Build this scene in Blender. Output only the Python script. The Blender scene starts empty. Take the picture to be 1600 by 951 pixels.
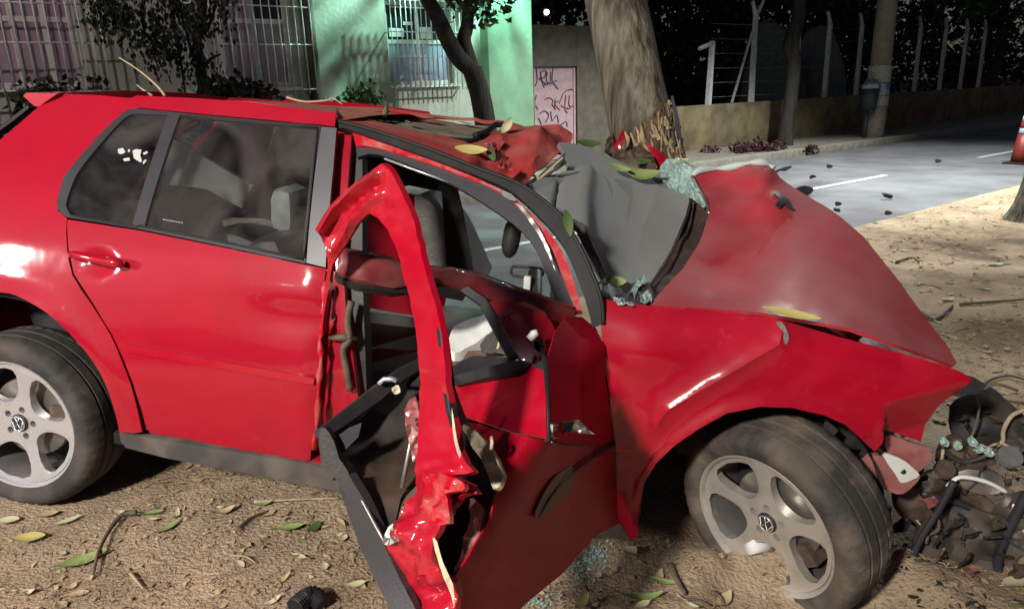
import bpy, bmesh, math, random
import numpy as np
from mathutils import Vector, Matrix
from mathutils.geometry import delaunay_2d_cdt

random.seed(7); RNG = np.random.default_rng(7)
SC = bpy.context.scene
COL = SC.collection
rad = math.radians

# ------------------------------------------------------------------ camera
CAM_H = 1.40; FOC = 1150.0; PITCH = math.atan(FOC / 3925.0); ROLL = rad(2.0)
_f = Vector((0, math.cos(PITCH), -math.sin(PITCH)))
_u0 = Vector((0, math.sin(PITCH), math.cos(PITCH))); _r0 = Vector((1, 0, 0))
CR = math.cos(ROLL) * _r0 - math.sin(ROLL) * _u0
CU = math.sin(ROLL) * _r0 + math.cos(ROLL) * _u0
CF = _f
CAM = Vector((0, 0, CAM_H))
cd = bpy.data.cameras.new('camera'); cam = bpy.data.objects.new('camera', cd); COL.objects.link(cam)
cd.sensor_width = 36.0; cd.lens = FOC / 1600.0 * 36.0; cd.clip_start = 0.05; cd.clip_end = 600
cam.matrix_world = Matrix(((CR.x, CU.x, -CF.x, 0), (CR.y, CU.y, -CF.y, 0), (CR.z, CU.z, -CF.z, CAM_H), (0, 0, 0, 1)))
SC.camera = cam

# ------------------------------------------------------------------ sky, moon, exposure
SUN_EL, SUN_AZ = rad(24), rad(215)
w = bpy.data.worlds.new('World'); SC.world = w; w.use_nodes = True
nt = w.node_tree; bg = nt.nodes['Background']
sky = nt.nodes.new('ShaderNodeTexSky'); sky.sky_type = 'NISHITA'; sky.sun_disc = False
sky.sun_elevation = SUN_EL; sky.sun_rotation = SUN_AZ
nt.links.new(sky.outputs[0], bg.inputs[0]); bg.inputs[1].default_value = 0.013
sl = bpy.data.lights.new('moon', 'SUN'); sl.energy = 0.012; sl.angle = rad(0.5); sl.color = (.8, .88, 1)
so = bpy.data.objects.new('moon', sl); COL.objects.link(so)
so.rotation_euler = (rad(90) - SUN_EL, 0, math.pi - SUN_AZ)
SC.view_settings.view_transform = 'Standard'; SC.view_settings.look = 'None'
SC.view_settings.exposure = 0.0; SC.view_settings.gamma = 1.0
SC.view_settings.use_curve_mapping = False
SC.cycles.max_bounces = 6; SC.cycles.transparent_max_bounces = 12
SC.cycles.sample_clamp_indirect = 4.0
SC.cycles.use_denoising = True

# ------------------------------------------------------------------ pixel helpers
def ray(px, py):
    px = float(px); py = float(py)
    return ((px - 800.0) / FOC) * CR - ((py - 475.5) / FOC) * CU + CF
def P(px, py, d): return CAM + ray(px, py) * float(d)
def on_z(px, py, z):
    z = float(z)
    r = ray(px, py); return CAM + r * ((z - CAM_H) / r.z)
def on_plane(px, py, p0, n):
    r = ray(px, py); return CAM + r * ((p0 - CAM).dot(n) / r.dot(n))
# street frame: U along the street, N across it
SA = rad(36.5); SU = Vector((math.cos(SA), math.sin(SA), 0)); SN = Vector((-math.sin(SA), math.cos(SA), 0))
def st(s, n, z): return SU * float(s) + SN * float(n) + Vector((0, 0, float(z)))
def on_n(px, py, n):
    p = on_plane(px, py, SN * float(n), SN); return p.dot(SU), p.z      # (s, z) on the upright plane at n
# car frame: x forward from the rear axle, y to the right side (towards the camera), z up
YAW, CPT, CRL = .175, .09, .03
CX = Vector((math.cos(YAW) * math.cos(CPT), -math.sin(YAW) * math.cos(CPT), -math.sin(CPT)))
CY = Vector((-math.sin(YAW), -math.cos(YAW), 0)) * math.cos(CRL) + Vector((0, 0, 1)) * math.sin(CRL)
CY = (CY - CX * CY.dot(CX)).normalized(); CZ = CX.cross(-CY)
CO = Vector((-1.615, 3.18, 0.0))
def car(x, y, z): return CO + CX * float(x) + CY * float(y) + CZ * float(z)
def tocar(p): d = p - CO; return Vector((d.dot(CX), d.dot(CY), d.dot(CZ)))
_oc = tocar(CAM)
def cray(px, py):
    r = ray(px, py); return r, Vector((r.dot(CX), r.dot(CY), r.dot(CZ)))
def on_y(px, py, y):
    y = float(y)
    r, d = cray(px, py); return CAM + r * ((y - _oc.y) / d.y)
def S(x, z):
    y = .865 - .055 * ((z - .56) / .38) ** 2 if z < .95 else .808 - .40 * (z - .95) - .25 * (z - .95) ** 2
    if x < .1: y -= .11 * ((.1 - x) / .75) ** 2
    if x > 2.3: y -= .10 * ((x - 2.3) / .8) ** 2
    return y
def on_side(px, py, off=0.0):
    r, d = cray(px, py); t = (.8 - _oc.y) / d.y
    for _ in range(14):
        q = _oc + d * t; t = (S(q.x, q.z) + off - _oc.y) / d.y
    return CAM + r * t
def cz(px, py):
    q = tocar(on_side(px, py)); return (q.x, q.z)
class TPS:
    """thin-plate interpolation of a value over pixel positions"""
    def __init__(s, c):
        c = np.array(c, float); s.p = c[:, :2] / 200.0; n = len(c)
        K = s.k(s.p[:, None] - s.p[None]); Pm = np.hstack([np.ones((n, 1)), s.p])
        A = np.zeros((n + 3, n + 3)); A[:n, :n] = K + 1e-4 * np.eye(n); A[:n, n:] = Pm; A[n:, :n] = Pm.T
        s.w = np.linalg.solve(A, np.concatenate([c[:, 2], np.zeros(3)]))
    @staticmethod
    def k(d):
        r2 = (d ** 2).sum(-1); return np.where(r2 > 1e-12, .5 * r2 * np.log(np.maximum(r2, 1e-12)), 0)
    def __call__(s, px, py):
        q = np.array([px, py]) / 200.0
        return float(s.k(q - s.p) @ s.w[:-3] + s.w[-3] + q @ s.w[-2:])
def surf_y(ctrl):
    t = TPS(ctrl); return lambda px, py: on_y(px, py, t(px, py))
def surf_d(ctrl):
    t = TPS([(a, b, 1.0 / c) for a, b, c in ctrl]); return lambda px, py: P(px, py, 1.0 / t(px, py))

# ------------------------------------------------------------------ materials
MATS = {}
def mat(name, col, rough=.6, metal=0.0, var=.0, vscale=8.0, col2=None, bump=0.0, bscale=40.0, coat=0.0,
        dust=0.0, dustcol=(.34, .25, .17), dscale=5.0, spec=.5, emit=None, estr=0.0, detail=6.0, cont=(.35, .65), updust=0.0, coatr=.05, stretch=None, speck=0.0, wave=0.0):
    m = bpy.data.materials.new(name); m.use_nodes = True; nt = m.node_tree; N = nt.nodes; L = nt.links
    b = N['Principled BSDF']
    b.inputs['Roughness'].default_value = rough; b.inputs['Metallic'].default_value = metal
    b.inputs['Specular IOR Level'].default_value = spec
    if coat: b.inputs['Coat Weight'].default_value = coat; b.inputs['Coat Roughness'].default_value = coatr
    tc = N.new('ShaderNodeTexCoord'); gm = N.new('ShaderNodeNewGeometry')
    c = (*col, 1); out = None
    def noise(sc, det=6.0, dist=0.0):
        n = N.new('ShaderNodeTexNoise'); n.inputs['Scale'].default_value = sc; n.inputs['Detail'].default_value = det
        n.inputs['Distortion'].default_value = dist
        src = gm.outputs['Position']
        if stretch:
            vm = N.new('ShaderNodeVectorMath'); vm.operation = 'MULTIPLY'; vm.inputs[1].default_value = stretch; L.new(src, vm.inputs[0]); src = vm.outputs[0]
        L.new(src, n.inputs['Vector']); return n.outputs['Fac']
    def ramp(x, a, b_):
        r = N.new('ShaderNodeMapRange'); r.inputs['From Min'].default_value = a; r.inputs['From Max'].default_value = b_
        L.new(x, r.inputs['Value']); return r.outputs['Result']
    if col2 is not None:
        mx = N.new('ShaderNodeMix'); mx.data_type = 'RGBA'
        L.new(ramp(noise(vscale, detail), *cont), mx.inputs[0]); mx.inputs[6].default_value = c; mx.inputs[7].default_value = (*col2, 1)
        out = mx.outputs[2]
    if var:
        mx = N.new('ShaderNodeMix'); mx.data_type = 'RGBA'; mx.blend_type = 'MULTIPLY'; mx.inputs[0].default_value = 1
        r = N.new('ShaderNodeMapRange'); r.inputs['From Min'].default_value = .25; r.inputs['From Max'].default_value = .75
        r.inputs['To Min'].default_value = 1 - var; r.inputs['To Max'].default_value = 1 + var * .5
        L.new(noise(vscale * 2.7, detail), r.inputs['Value'])
        if out is None: mx.inputs[6].default_value = c
        else: L.new(out, mx.inputs[6])
        L.new(r.outputs['Result'], mx.inputs[7]); out = mx.outputs[2]
    if dust or updust:
        mx = N.new('ShaderNodeMix'); mx.data_type = 'RGBA'
        fac = ramp(noise(dscale, 8.0, .6), .42, .75)
        k = N.new('ShaderNodeMath'); k.operation = 'MULTIPLY'; k.inputs[1].default_value = dust; L.new(fac, k.inputs[0]); fk = k.outputs[0]
        if updust:
            sx = N.new('ShaderNodeSeparateXYZ'); L.new(gm.outputs['Normal'], sx.inputs[0])
            u_ = ramp(sx.outputs['Z'], .45, .95)
            nz = ramp(noise(3.0, 8.0, .4), .25, .7)
            k2 = N.new('ShaderNodeMath'); k2.operation = 'MULTIPLY'; L.new(u_, k2.inputs[0]); L.new(nz, k2.inputs[1])
            k3 = N.new('ShaderNodeMath'); k3.operation = 'MULTIPLY_ADD'; k3.inputs[1].default_value = updust
            L.new(k2.outputs[0], k3.inputs[0]); L.new(fk, k3.inputs[2]); k3.use_clamp = True; fk = k3.outputs[0]
        L.new(fk, mx.inputs[0])
        if out is None: mx.inputs[6].default_value = c
        else: L.new(out, mx.inputs[6])
        mx.inputs[7].default_value = (*dustcol, 1); out = mx.outputs[2]
        rr = N.new('ShaderNodeMapRange'); rr.inputs['To Min'].default_value = rough; rr.inputs['To Max'].default_value = min(1, rough + .5)
        L.new(fk, rr.inputs['Value']); L.new(rr.outputs['Result'], b.inputs['Roughness'])
        if coat:
            cc = N.new('ShaderNodeMapRange'); cc.inputs['To Min'].default_value = coat; cc.inputs['To Max'].default_value = coat * .15
            L.new(fk, cc.inputs['Value']); L.new(cc.outputs['Result'], b.inputs['Coat Weight'])
    if speck:
        k = N.new('ShaderNodeMath'); k.operation = 'MULTIPLY'; L.new(ramp(noise(38.0, 4.0, 1.5), .62, .74), k.inputs[0]); L.new(ramp(noise(2.4, 3.0), .40, .66), k.inputs[1])
        k4 = N.new('ShaderNodeMath'); k4.operation = 'MULTIPLY'; k4.inputs[1].default_value = speck; L.new(k.outputs[0], k4.inputs[0])
        mx = N.new('ShaderNodeMix'); mx.data_type = 'RGBA'; L.new(k4.outputs[0], mx.inputs[0])
        if out is None: mx.inputs[6].default_value = c
        else: L.new(out, mx.inputs[6])
        mx.inputs[7].default_value = (*dustcol, 1); out = mx.outputs[2]
    if out is None: b.inputs['Base Color'].default_value = c
    else: L.new(out, b.inputs['Base Color'])
    if wave:
        bp = N.new('ShaderNodeBump'); bp.inputs['Strength'].default_value = wave; bp.inputs['Distance'].default_value = .05
        L.new(noise(4.5, 3.0), bp.inputs['Height']); L.new(bp.outputs[0], b.inputs['Normal'])
        if coat: L.new(bp.outputs[0], b.inputs['Coat Normal'])
    if bump:
        bp = N.new('ShaderNodeBump'); bp.inputs['Strength'].default_value = bump; bp.inputs['Distance'].default_value = .02
        L.new(noise(bscale, 10.0), bp.inputs['Height']); L.new(bp.outputs[0], b.inputs['Normal'])
    if emit: b.inputs['Emission Color'].default_value = (*emit, 1); b.inputs['Emission Strength'].default_value = estr
    MATS[name] = m; return m
def glass(name, tint, refl=.08, rough=.03, haze=0.0):
    m = bpy.data.materials.new(name); m.use_nodes = True; nt = m.node_tree; N = nt.nodes; L = nt.links
    N.remove(N['Principled BSDF']); o = N['Material Output']
    t = N.new('ShaderNodeBsdfTransparent'); t.inputs[0].default_value = (*tint, 1)
    g = N.new('ShaderNodeBsdfGlossy'); g.inputs['Roughness'].default_value = rough; g.inputs[0].default_value = (.9, .9, .9, 1)
    fr = N.new('ShaderNodeFresnel'); fr.inputs[0].default_value = 1.5
    mx = N.new('ShaderNodeMixShader'); L.new(fr.outputs[0], mx.inputs[0]); L.new(t.outputs[0], mx.inputs[1]); L.new(g.outputs[0], mx.inputs[2])
    if haze:
        d = N.new('ShaderNodeBsdfDiffuse'); d.inputs[0].default_value = (.55, .5, .47, 1)
        gm = N.new('ShaderNodeNewGeometry'); n = N.new('ShaderNodeTexNoise'); n.inputs['Scale'].default_value = 5; n.inputs['Detail'].default_value = 8
        n.inputs['Distortion'].default_value = 1.0
        L.new(gm.outputs['Position'], n.inputs[0]); r = N.new('ShaderNodeMapRange'); r.inputs['From Min'].default_value = .3; r.inputs['From Max'].default_value = .8
        r.inputs['To Max'].default_value = haze; L.new(n.outputs['Fac'], r.inputs[0])
        m2 = N.new('ShaderNodeMixShader'); L.new(r.outputs[0], m2.inputs[0]); L.new(mx.outputs[0], m2.inputs[1]); L.new(d.outputs[0], m2.inputs[2]); mx = m2
    L.new(mx.outputs[0], o.inputs[0]); return m

M = {}
M['red'] = mat('red_paint', (.36, .0015, .017), .45, spec=.12, coat=1.0, coatr=.10, dust=.05, dscale=2.6, dustcol=(.30, .08, .09), updust=.2, var=.12, vscale=2, speck=.35, wave=.05)
M['red_door'] = mat('red_paint_scuffed_door', (.36, .0015, .015), .5, spec=.12, coat=.22, coatr=.3, dust=.08, dscale=5, dustcol=(.22, .07, .06), speck=.3, wave=.2)
M['red_hood'] = mat('red_paint_dusty_sheen', (.37, .003, .017), .5, spec=.15, coat=.5, coatr=.22, dust=.35, dscale=1.3, dustcol=(.34, .20, .20), updust=.50, var=.06, vscale=3, speck=.3, wave=.05)  # dust tint also carries the bonnet's pinkish sheen in its colour
M['red_roof'] = mat('red_paint_roof', (.46, .008, .018), .75, dust=.35, dscale=4, dustcol=(.38, .27, .20), updust=.55, spec=.12)
M['red_clean'] = mat('red_paint_clean', (.38, .0015, .016), .4, spec=.15, coat=1.0, coatr=.07, dust=.06, dscale=9, dustcol=(.4, .2, .17))
M['red_torn'] = mat('red_paint_scuffed', (.44, .003, .013), .35, spec=.2, coat=1.0, dust=.45, dscale=22, dustcol=(.42, .30, .26))
M['red_dull'] = mat('red_primer', (.22, .02, .022), .5, dust=.4, dscale=9, dustcol=(.20, .13, .10))
M['blackplastic'] = mat('black_plastic', (.022, .021, .022), .5, dust=.3, dscale=8, dustcol=(.12, .10, .085), bump=.1, bscale=120)
M['seal'] = mat('black_rubber', (.016, .016, .016), .5, dust=.2, dscale=14, dustcol=(.08, .07, .065), spec=.2)
M['greytrim'] = mat('grey_trim', (.028, .027, .033), .5, dust=.2, dscale=9, dustcol=(.08, .07, .07), spec=.25)
M['pillargrey'] = mat('pillar_grey', (.075, .075, .085), .4, dust=.2, dscale=9, dustcol=(.12, .11, .11))
M['rocker'] = mat('grey_rocker', (.06, .055, .055), .6, dust=.6, dscale=7, dustcol=(.20, .16, .13))
M['rubber'] = mat('tyre_rubber', (.022, .021, .021), .75, dust=.75, dscale=7, dustcol=(.11, .09, .075), bump=.15, bscale=90)
M['rubber_dirty'] = mat('tyre_rubber_dirty', (.035, .032, .03), .8, dust=.9, dscale=6, dustcol=(.20, .155, .115), bump=.25, bscale=70)
M['alloy'] = mat('alloy', (.66, .66, .70), .24, metal=.62, dust=.25, dscale=14, dustcol=(.30, .27, .24))
M['alloy_dirty'] = mat('alloy_dirty', (.62, .60, .56), .28, metal=.6, dust=.85, dscale=9, dustcol=(.36, .29, .22))
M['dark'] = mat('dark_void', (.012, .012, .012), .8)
M['barrel'] = mat('rim_barrel_grey', (.13, .125, .12), .5, metal=.4, dust=.5, dscale=12, dustcol=(.2, .16, .13))
M['steel'] = mat('bare_steel', (.42, .40, .38), .38, metal=.9, dust=.4, dscale=20, dustcol=(.3, .22, .16))
M['rust'] = mat('grimy_steel', (.09, .06, .045), .6, metal=.3, dust=.6, dscale=14, dustcol=(.22, .16, .11), bump=.3, bscale=40)
M['dash'] = mat('dash_vinyl', (.20, .212, .215), .55, dust=.25, dscale=3, dustcol=(.22, .21, .18), updust=.45, spec=.3, bump=.15, bscale=260)
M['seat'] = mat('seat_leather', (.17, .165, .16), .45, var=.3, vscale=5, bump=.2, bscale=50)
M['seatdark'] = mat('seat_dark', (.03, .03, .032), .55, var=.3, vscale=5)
M['pale'] = mat('pale_trim', (.46, .52, .50), .6, var=.15, vscale=4)
M['white'] = mat('white_plastic', (.72, .73, .71), .5, dust=.25, dscale=9)
M['cream'] = mat('cream_filler', (.62, .53, .36), .7, var=.25, vscale=18, bump=.3, bscale=60)
M['shard'] = mat('crazed_glass', (.40, .56, .52), .12, spec=1.0, var=.55, vscale=28, bump=.8, bscale=90, detail=8)
M['glass'] = glass('tinted_glass', (.92, .91, .90), haze=.07)
M['glass_dark'] = glass('dark_glass', (.50, .49, .50), haze=.09)
M['winglass'] = glass('window_glass', (.5, .55, .6), haze=.3)
M['decal'] = mat('white_decal', (.45, .45, .44), .7)
M['lamp_red'] = mat('bumper_bracket', (.33, .10, .10), .35, coat=.5, dust=.5, dscale=16, dustcol=(.36, .25, .2))

# ------------------------------------------------------------------ object helpers
WLOC = {}
def link(name, me, parent=None, loc=None, smooth=True, mats=()):
    """one mesh object from a mesh in world coordinates"""
    n = len(me.vertices); co = np.empty(n * 3); me.vertices.foreach_get('co', co); co = co.reshape(-1, 3)
    c = np.array(loc) if loc is not None else (co.min(0) + co.max(0)) / 2
    me.vertices.foreach_set('co', (co - c).ravel())
    for m in mats: me.materials.append(m)
    if smooth: me.polygons.foreach_set('use_smooth', np.ones(len(me.polygons), bool))
    me.update()
    o = bpy.data.objects.new(name, me); COL.objects.link(o)
    pl = WLOC[parent.name] if parent else Vector((0, 0, 0))
    o.location = Vector(c) - pl; WLOC[o.name] = Vector(c)
    if parent: o.parent = parent
    return o
def mesh(name, vs, fs):
    me = bpy.data.meshes.new(name); me.from_pydata([tuple(v) for v in vs], [], [tuple(f) for f in fs]); me.update(); return me
def tag(o, label=None, cat=None, group=None, kind=None):
    if label: o['label'] = label
    if cat: o['category'] = cat
    if group: o['group'] = group
    if kind: o['kind'] = kind
    return o
def thing(name, loc, label, cat, group=None):
    o = bpy.data.objects.new(name, None); COL.objects.link(o); o.location = loc; o.empty_display_size = .1
    WLOC[o.name] = Vector(loc); return tag(o, label, cat, group)
def obj(name, vs, fs, m, parent=None, smooth=False):
    return link(name, mesh(name, vs, fs), parent, None, smooth, (m,))

def cat_rom(pts, n=4, closed=False):
    pts = [Vector(p) for p in pts]; out = []; N_ = len(pts)
    rng_ = range(N_ if closed else N_ - 1)
    for i in rng_:
        p1, p2 = pts[i], pts[(i + 1) % N_]
        p0 = pts[i - 1] if (i > 0 or closed) else p1; p3 = pts[(i + 2) % N_] if (i + 2 < N_ or closed) else p2
        for k in range(n):
            t = k / n; out.append(.5 * ((2 * p1) + (p2 - p0) * t + (2 * p0 - 5 * p1 + 4 * p2 - p3) * t * t + (3 * p1 - p0 - 3 * p2 + p3) * t ** 3))
    if not closed: out.append(pts[-1])
    return out
def inside(poly, q):
    poly = np.asarray(poly); x, y = q[:, 0], q[:, 1]; r = np.zeros(len(q), bool)
    x1, y1 = poly[:, 0], poly[:, 1]; x2, y2 = np.roll(x1, -1), np.roll(y1, -1)
    for a, b, c, d in zip(x1, y1, x2, y2):
        if b == d: continue
        k = ((b > y) != (d > y)) & (x < (c - a) * (y - b) / (d - b) + a); r ^= k
    return r
def dens(poly, res):
    out = []
    for i in range(len(poly)):
        a = np.array(poly[i][:2], float); b = np.array(poly[(i + 1) % len(poly)][:2], float)
        k = max(1, int(np.linalg.norm(b - a) / res))
        for j in range(k): out.append(a + (b - a) * j / k)
    return np.array(out)
def segdist(q, line):
    best = np.full(len(q), 1e9)
    for i in range(len(line) - 1):
        a = np.array(line[i], float); b = np.array(line[i + 1], float); d = b - a
        t = np.clip(((q - a) @ d) / max(d @ d, 1e-9), 0, 1); best = np.minimum(best, np.linalg.norm(q - (a + t[:, None] * d), axis=1))
    return best
def tri2d(poly, res, holes=(), lines=()):
    loops = [dens(poly, res)] + [dens(h, res) for h in holes]
    vs = []; es = []
    for lp in loops:
        b = len(vs); vs += [tuple(p) for p in lp]; es += [(b + i, b + (i + 1) % len(lp)) for i in range(len(lp))]
    for ln in lines:
        b = len(vs); pts = []
        for i in range(len(ln) - 1):
            a = np.array(ln[i], float); c = np.array(ln[i + 1], float); k = max(1, int(np.linalg.norm(c - a) / res))
            pts += [a + (c - a) * j / k for j in range(k)]
        pts.append(np.array(ln[-1], float)); vs += [tuple(p) for p in pts]; es += [(b + i, b + i + 1) for i in range(len(pts) - 1)]
    lo = loops[0].min(0); hi = loops[0].max(0)
    gx = np.arange(lo[0], hi[0], res); gy = np.arange(lo[1], hi[1], res * .87)
    G = np.array([(x + (res / 2 if j % 2 else 0), y) for j, y in enumerate(gy) for x in gx]).reshape(-1, 2)
    if len(G):
        k = inside(loops[0], G)
        for h in loops[1:]: k &= ~inside(h, G)
        G = G[k]
        for lp in loops: 
            if len(G): G = G[segdist(G, list(lp) + [lp[0]]) > res * .45]
        for ln in lines:
            if len(G): G = G[segdist(G, ln) > res * .4]
        vs += [tuple(p) for p in G]
    V, E_, F_, *_ = delaunay_2d_cdt([Vector(v) for v in vs], es, [], 0, 1e-6)
    V = np.array([(v.x, v.y) for v in V]); F_ = [f for f in F_]
    F_ = np.array(F_); ce = V[F_].mean(1); k = inside(loops[0], ce)
    for h in loops[1:]: k &= ~inside(h, ce)
    return V, F_[k]
def sheet(name, V3, F_, m, parent=None, thick=.003, away=None, smooth=True, backmat=None, sharp=None, disp=None):
    """a sheet with thickness; faces turned to the side opposite to `away` (a point behind it)"""
    V3 = np.array([tuple(v) for v in V3]); F_ = np.array(F_)
    used = np.unique(F_); mp = -np.ones(len(V3), int); mp[used] = np.arange(len(used)); V3 = V3[used]; F_ = mp[F_]
    if disp is not None: disp = np.asarray(disp)[used]
    fn = np.cross(V3[F_[:, 1]] - V3[F_[:, 0]], V3[F_[:, 2]] - V3[F_[:, 0]])
    tgt = np.array(CAM) if away is None else None
    s = (fn * ((tgt - V3[F_[:, 0]]) if away is None else (V3[F_[:, 0]] - np.array(away)))).sum()
    if s < 0: F_ = F_[:, ::-1]; fn = -fn
    vn = np.zeros_like(V3)
    for i in range(3): np.add.at(vn, F_[:, i], fn)
    vn /= np.maximum(np.linalg.norm(vn, axis=1, keepdims=True), 1e-9)
    if disp is not None: V3 = V3 + vn * disp[:, None]
    n = len(V3); back = V3 - vn * thick
    e = {}
    for f in F_:
        for i in range(3):
            a, b = f[i], f[(i + 1) % 3]; e[(a, b)] = e.get((a, b), 0) + 1
    rim = [(a, b) for (a, b) in e if (b, a) not in e]
    faces = [tuple(f) for f in F_] + [tuple(n + i for i in f[::-1]) for f in F_] + [(b, a, a + n, b + n) for a, b in rim]
    me = mesh(name, np.vstack([V3, back]), faces)
    mats = [m] + ([backmat] if backmat else [])
    o = link(name, me, parent, None, smooth, mats)
    if backmat:
        k = np.zeros(len(faces), int); k[len(F_):2 * len(F_)] = 1; me.polygons.foreach_set('material_index', k)
    if smooth:   # keep the rim crisp
        try:
            me.set_sharp_from_angle(angle=rad(50 if sharp is None else sharp))
        except Exception: pass
    return o
def panel(name, poly, surf, m, parent=None, thick=.003, holes=(), res=14, disp=None, lines=(), smooth=True, backmat=None, sharp=None):
    V, F_ = tri2d(poly, res, holes, lines)
    V3 = [surf(float(a), float(b)) for a, b in V]
    d = None if disp is None else disp(V)
    return sheet(name, V3, F_, m, parent, thick, None, smooth, backmat, sharp, d)
def side_panel(name, poly, m, parent=None, thick=.004, holes=(), res=.035, off=0.0, disp=None, backmat=None, lines=(), mirror=False, sharp=None, mname=None):
    """panel on the car's flank; polygon in car (x, z)"""
    V, F_ = tri2d(poly, res, holes, lines)
    d = None if disp is None else disp(V)
    V3 = [car(a, S(a, b) + off, b) for a, b in V]
    o = sheet(name, V3, F_, m, parent, thick, car(1.2, 0, .8), True, backmat, sharp, d)
    if mirror:
        V3 = [car(a, -S(a, b) - off, b) for a, b in V]
        sheet(mname or name, V3, F_, m, parent, thick, car(1.2, 0, .8), True, backmat, sharp, d)
    return o
def tube(path, r, seg=8, caps=True):
    """vertices and faces of a tube along 3D points; r number or list"""
    path = [Vector(p) for p in path]; n = len(path); vs = []; fs = []
    rs = [r] * n if not hasattr(r, '__len__') else list(r)
    t0 = (path[1] - path[0]).normalized(); up = Vector((0, 0, 1)) if abs(t0.z) < .9 else Vector((1, 0, 0))
    a = t0.cross(up).normalized()
    for i in range(n):
        t = (path[min(i + 1, n - 1)] - path[max(i - 1, 0)]).normalized()
        a = (a - t * a.dot(t)).normalized(); b = t.cross(a)
        for k in range(seg):
            th = 2 * math.pi * k / seg; vs.append(path[i] + (a * math.cos(th) + b * math.sin(th)) * rs[i])
    for i in range(n - 1):
        for k in range(seg):
            k2 = (k + 1) % seg; fs.append((i * seg + k, i * seg + k2, (i + 1) * seg + k2, (i + 1) * seg + k))
    if caps: fs.append(tuple(range(seg))[::-1]); fs.append(tuple((n - 1) * seg + k for k in range(seg)))
    return vs, fs
def tube_obj(name, path, r, m, parent=None, seg=8, smooth=True):
    v, f = tube(path, r, seg); return obj(name, v, f, m, parent, smooth)
def band(name, path, m, parent, w, t, nrm, smooth=True):
    """flat bar along 3D points: width w across, thickness t along nrm(i)"""
    path = [Vector(p) for p in path]; n = len(path); vs = []; fs = []
    ws = [w] * n if not hasattr(w, '__len__') else w
    for i in range(n):
        tg = (path[min(i + 1, n - 1)] - path[max(i - 1, 0)]).normalized(); nn = nrm(i) if callable(nrm) else Vector(nrm)
        nn = (nn - tg * nn.dot(tg)).normalized(); b = tg.cross(nn); h = ws[i] / 2; c = min(t, ws[i]) * .3
        for (x, y) in ((-h, -t), (-h, t - c), (-h + c, t), (h - c, t), (h, t - c), (h, -t)):
            vs.append(path[i] + b * x + nn * y)
    for i in range(n - 1):
        for k in range(6):
            k2 = (k + 1) % 6; fs.append((i * 6 + k, i * 6 + k2, (i + 1) * 6 + k2, (i + 1) * 6 + k))
    fs += [tuple(range(6))[::-1], tuple((n - 1) * 6 + k for k in range(6))]
    me = mesh(name, vs, fs); o = link(name, me, parent, None, smooth, (m,))
    bm = bmesh.new(); bm.from_mesh(me); bmesh.ops.recalc_face_normals(bm, faces=bm.faces); bm.to_mesh(me); bm.free()
    me.set_sharp_from_angle(angle=rad(35))
    return o
def boxv(o, ax, ay, az, x0, x1, y0, y1, z0, z1):
    vs = [o + ax * x + ay * y + az * z for z in (z0, z1) for y in (y0, y1) for x in (x0, x1)]
    fs = [(0, 2, 3, 1), (4, 5, 7, 6), (0, 1, 5, 4), (2, 6, 7, 3), (0, 4, 6, 2), (1, 3, 7, 5)]
    return vs, fs
def box(name, o, ax, ay, az, x0, x1, y0, y1, z0, z1, m, parent=None, bev=0.0):
    v, f = boxv(o, ax, ay, az, x0, x1, y0, y1, z0, z1); me = mesh(name, v, f)
    bm = bmesh.new(); bm.from_mesh(me); bmesh.ops.recalc_face_normals(bm, faces=bm.faces)
    if bev: bmesh.ops.bevel(bm, geom=bm.edges[:], offset=bev, segments=2, affect='EDGES', profile=.5)
    bm.to_mesh(me); bm.free()
    o_ = link(name, me, parent, None, bool(bev), (m,))
    if bev: me.set_sharp_from_angle(angle=rad(40))
    return o_
ZV = Vector((0, 0, 1))
def sbox(name, s0, s1, n0, n1, z0, z1, m, parent=None, bev=0.0):      # box in the street frame
    return box(name, Vector((0, 0, 0)), SU, SN, ZV, s0, s1, n0, n1, z0, z1, m, parent, bev)
def smooth01(a, b, x):
    t = np.clip((x - a) / (b - a), 0, 1); return t * t * (3 - 2 * t)
# value noise on numpy arrays
_perm = RNG.random((256, 256))
def vnoise(x, y):
    xi = np.floor(x).astype(int); yi = np.floor(y).astype(int); fx = x - xi; fy = y - yi
    fx = fx * fx * (3 - 2 * fx); fy = fy * fy * (3 - 2 * fy)
    g = lambda a, b: _perm[a % 256, b % 256]
    return (g(xi, yi) * (1 - fx) + g(xi + 1, yi) * fx) * (1 - fy) + (g(xi, yi + 1) * (1 - fx) + g(xi + 1, yi + 1) * fx) * fy
def fbm(x, y, o=4):
    r = 0; a = 1; t = 0
    for i in range(o): r = r + a * vnoise(x * 2 ** i + 17 * i, y * 2 ** i + 31 * i); t += a; a *= .5
    return r / t - .5
def merge_meshes(parts):
    vs = []; fs = []
    for v, f in parts:
        b = len(vs); vs += list(v); fs += [tuple(i + b for i in q) for q in f]
    return vs, fs

# ================================================================== lamps (modelled fittings with their own light)
M['lampmetal'] = mat('lamp_metal', (.12, .12, .13), .5, metal=.4)
def lamp_glow(col, s): return mat('lamp_lens', (.8, .8, .8), .4, emit=col, estr=s)
def spot(name, loc, target, power, col, size, blend, radius, parent):
    l = bpy.data.lights.new(name, 'SPOT'); l.energy = power; l.color = col; l.spot_size = rad(size); l.spot_blend = blend; l.shadow_soft_size = radius
    o = bpy.data.objects.new(name, l); COL.objects.link(o)
    d = (Vector(target) - Vector(loc)).normalized(); o.rotation_euler = d.to_track_quat('-Z', 'Y').to_euler()
    o.location = Vector(loc) - WLOC[parent.name]; o.parent = parent; return o

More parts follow.
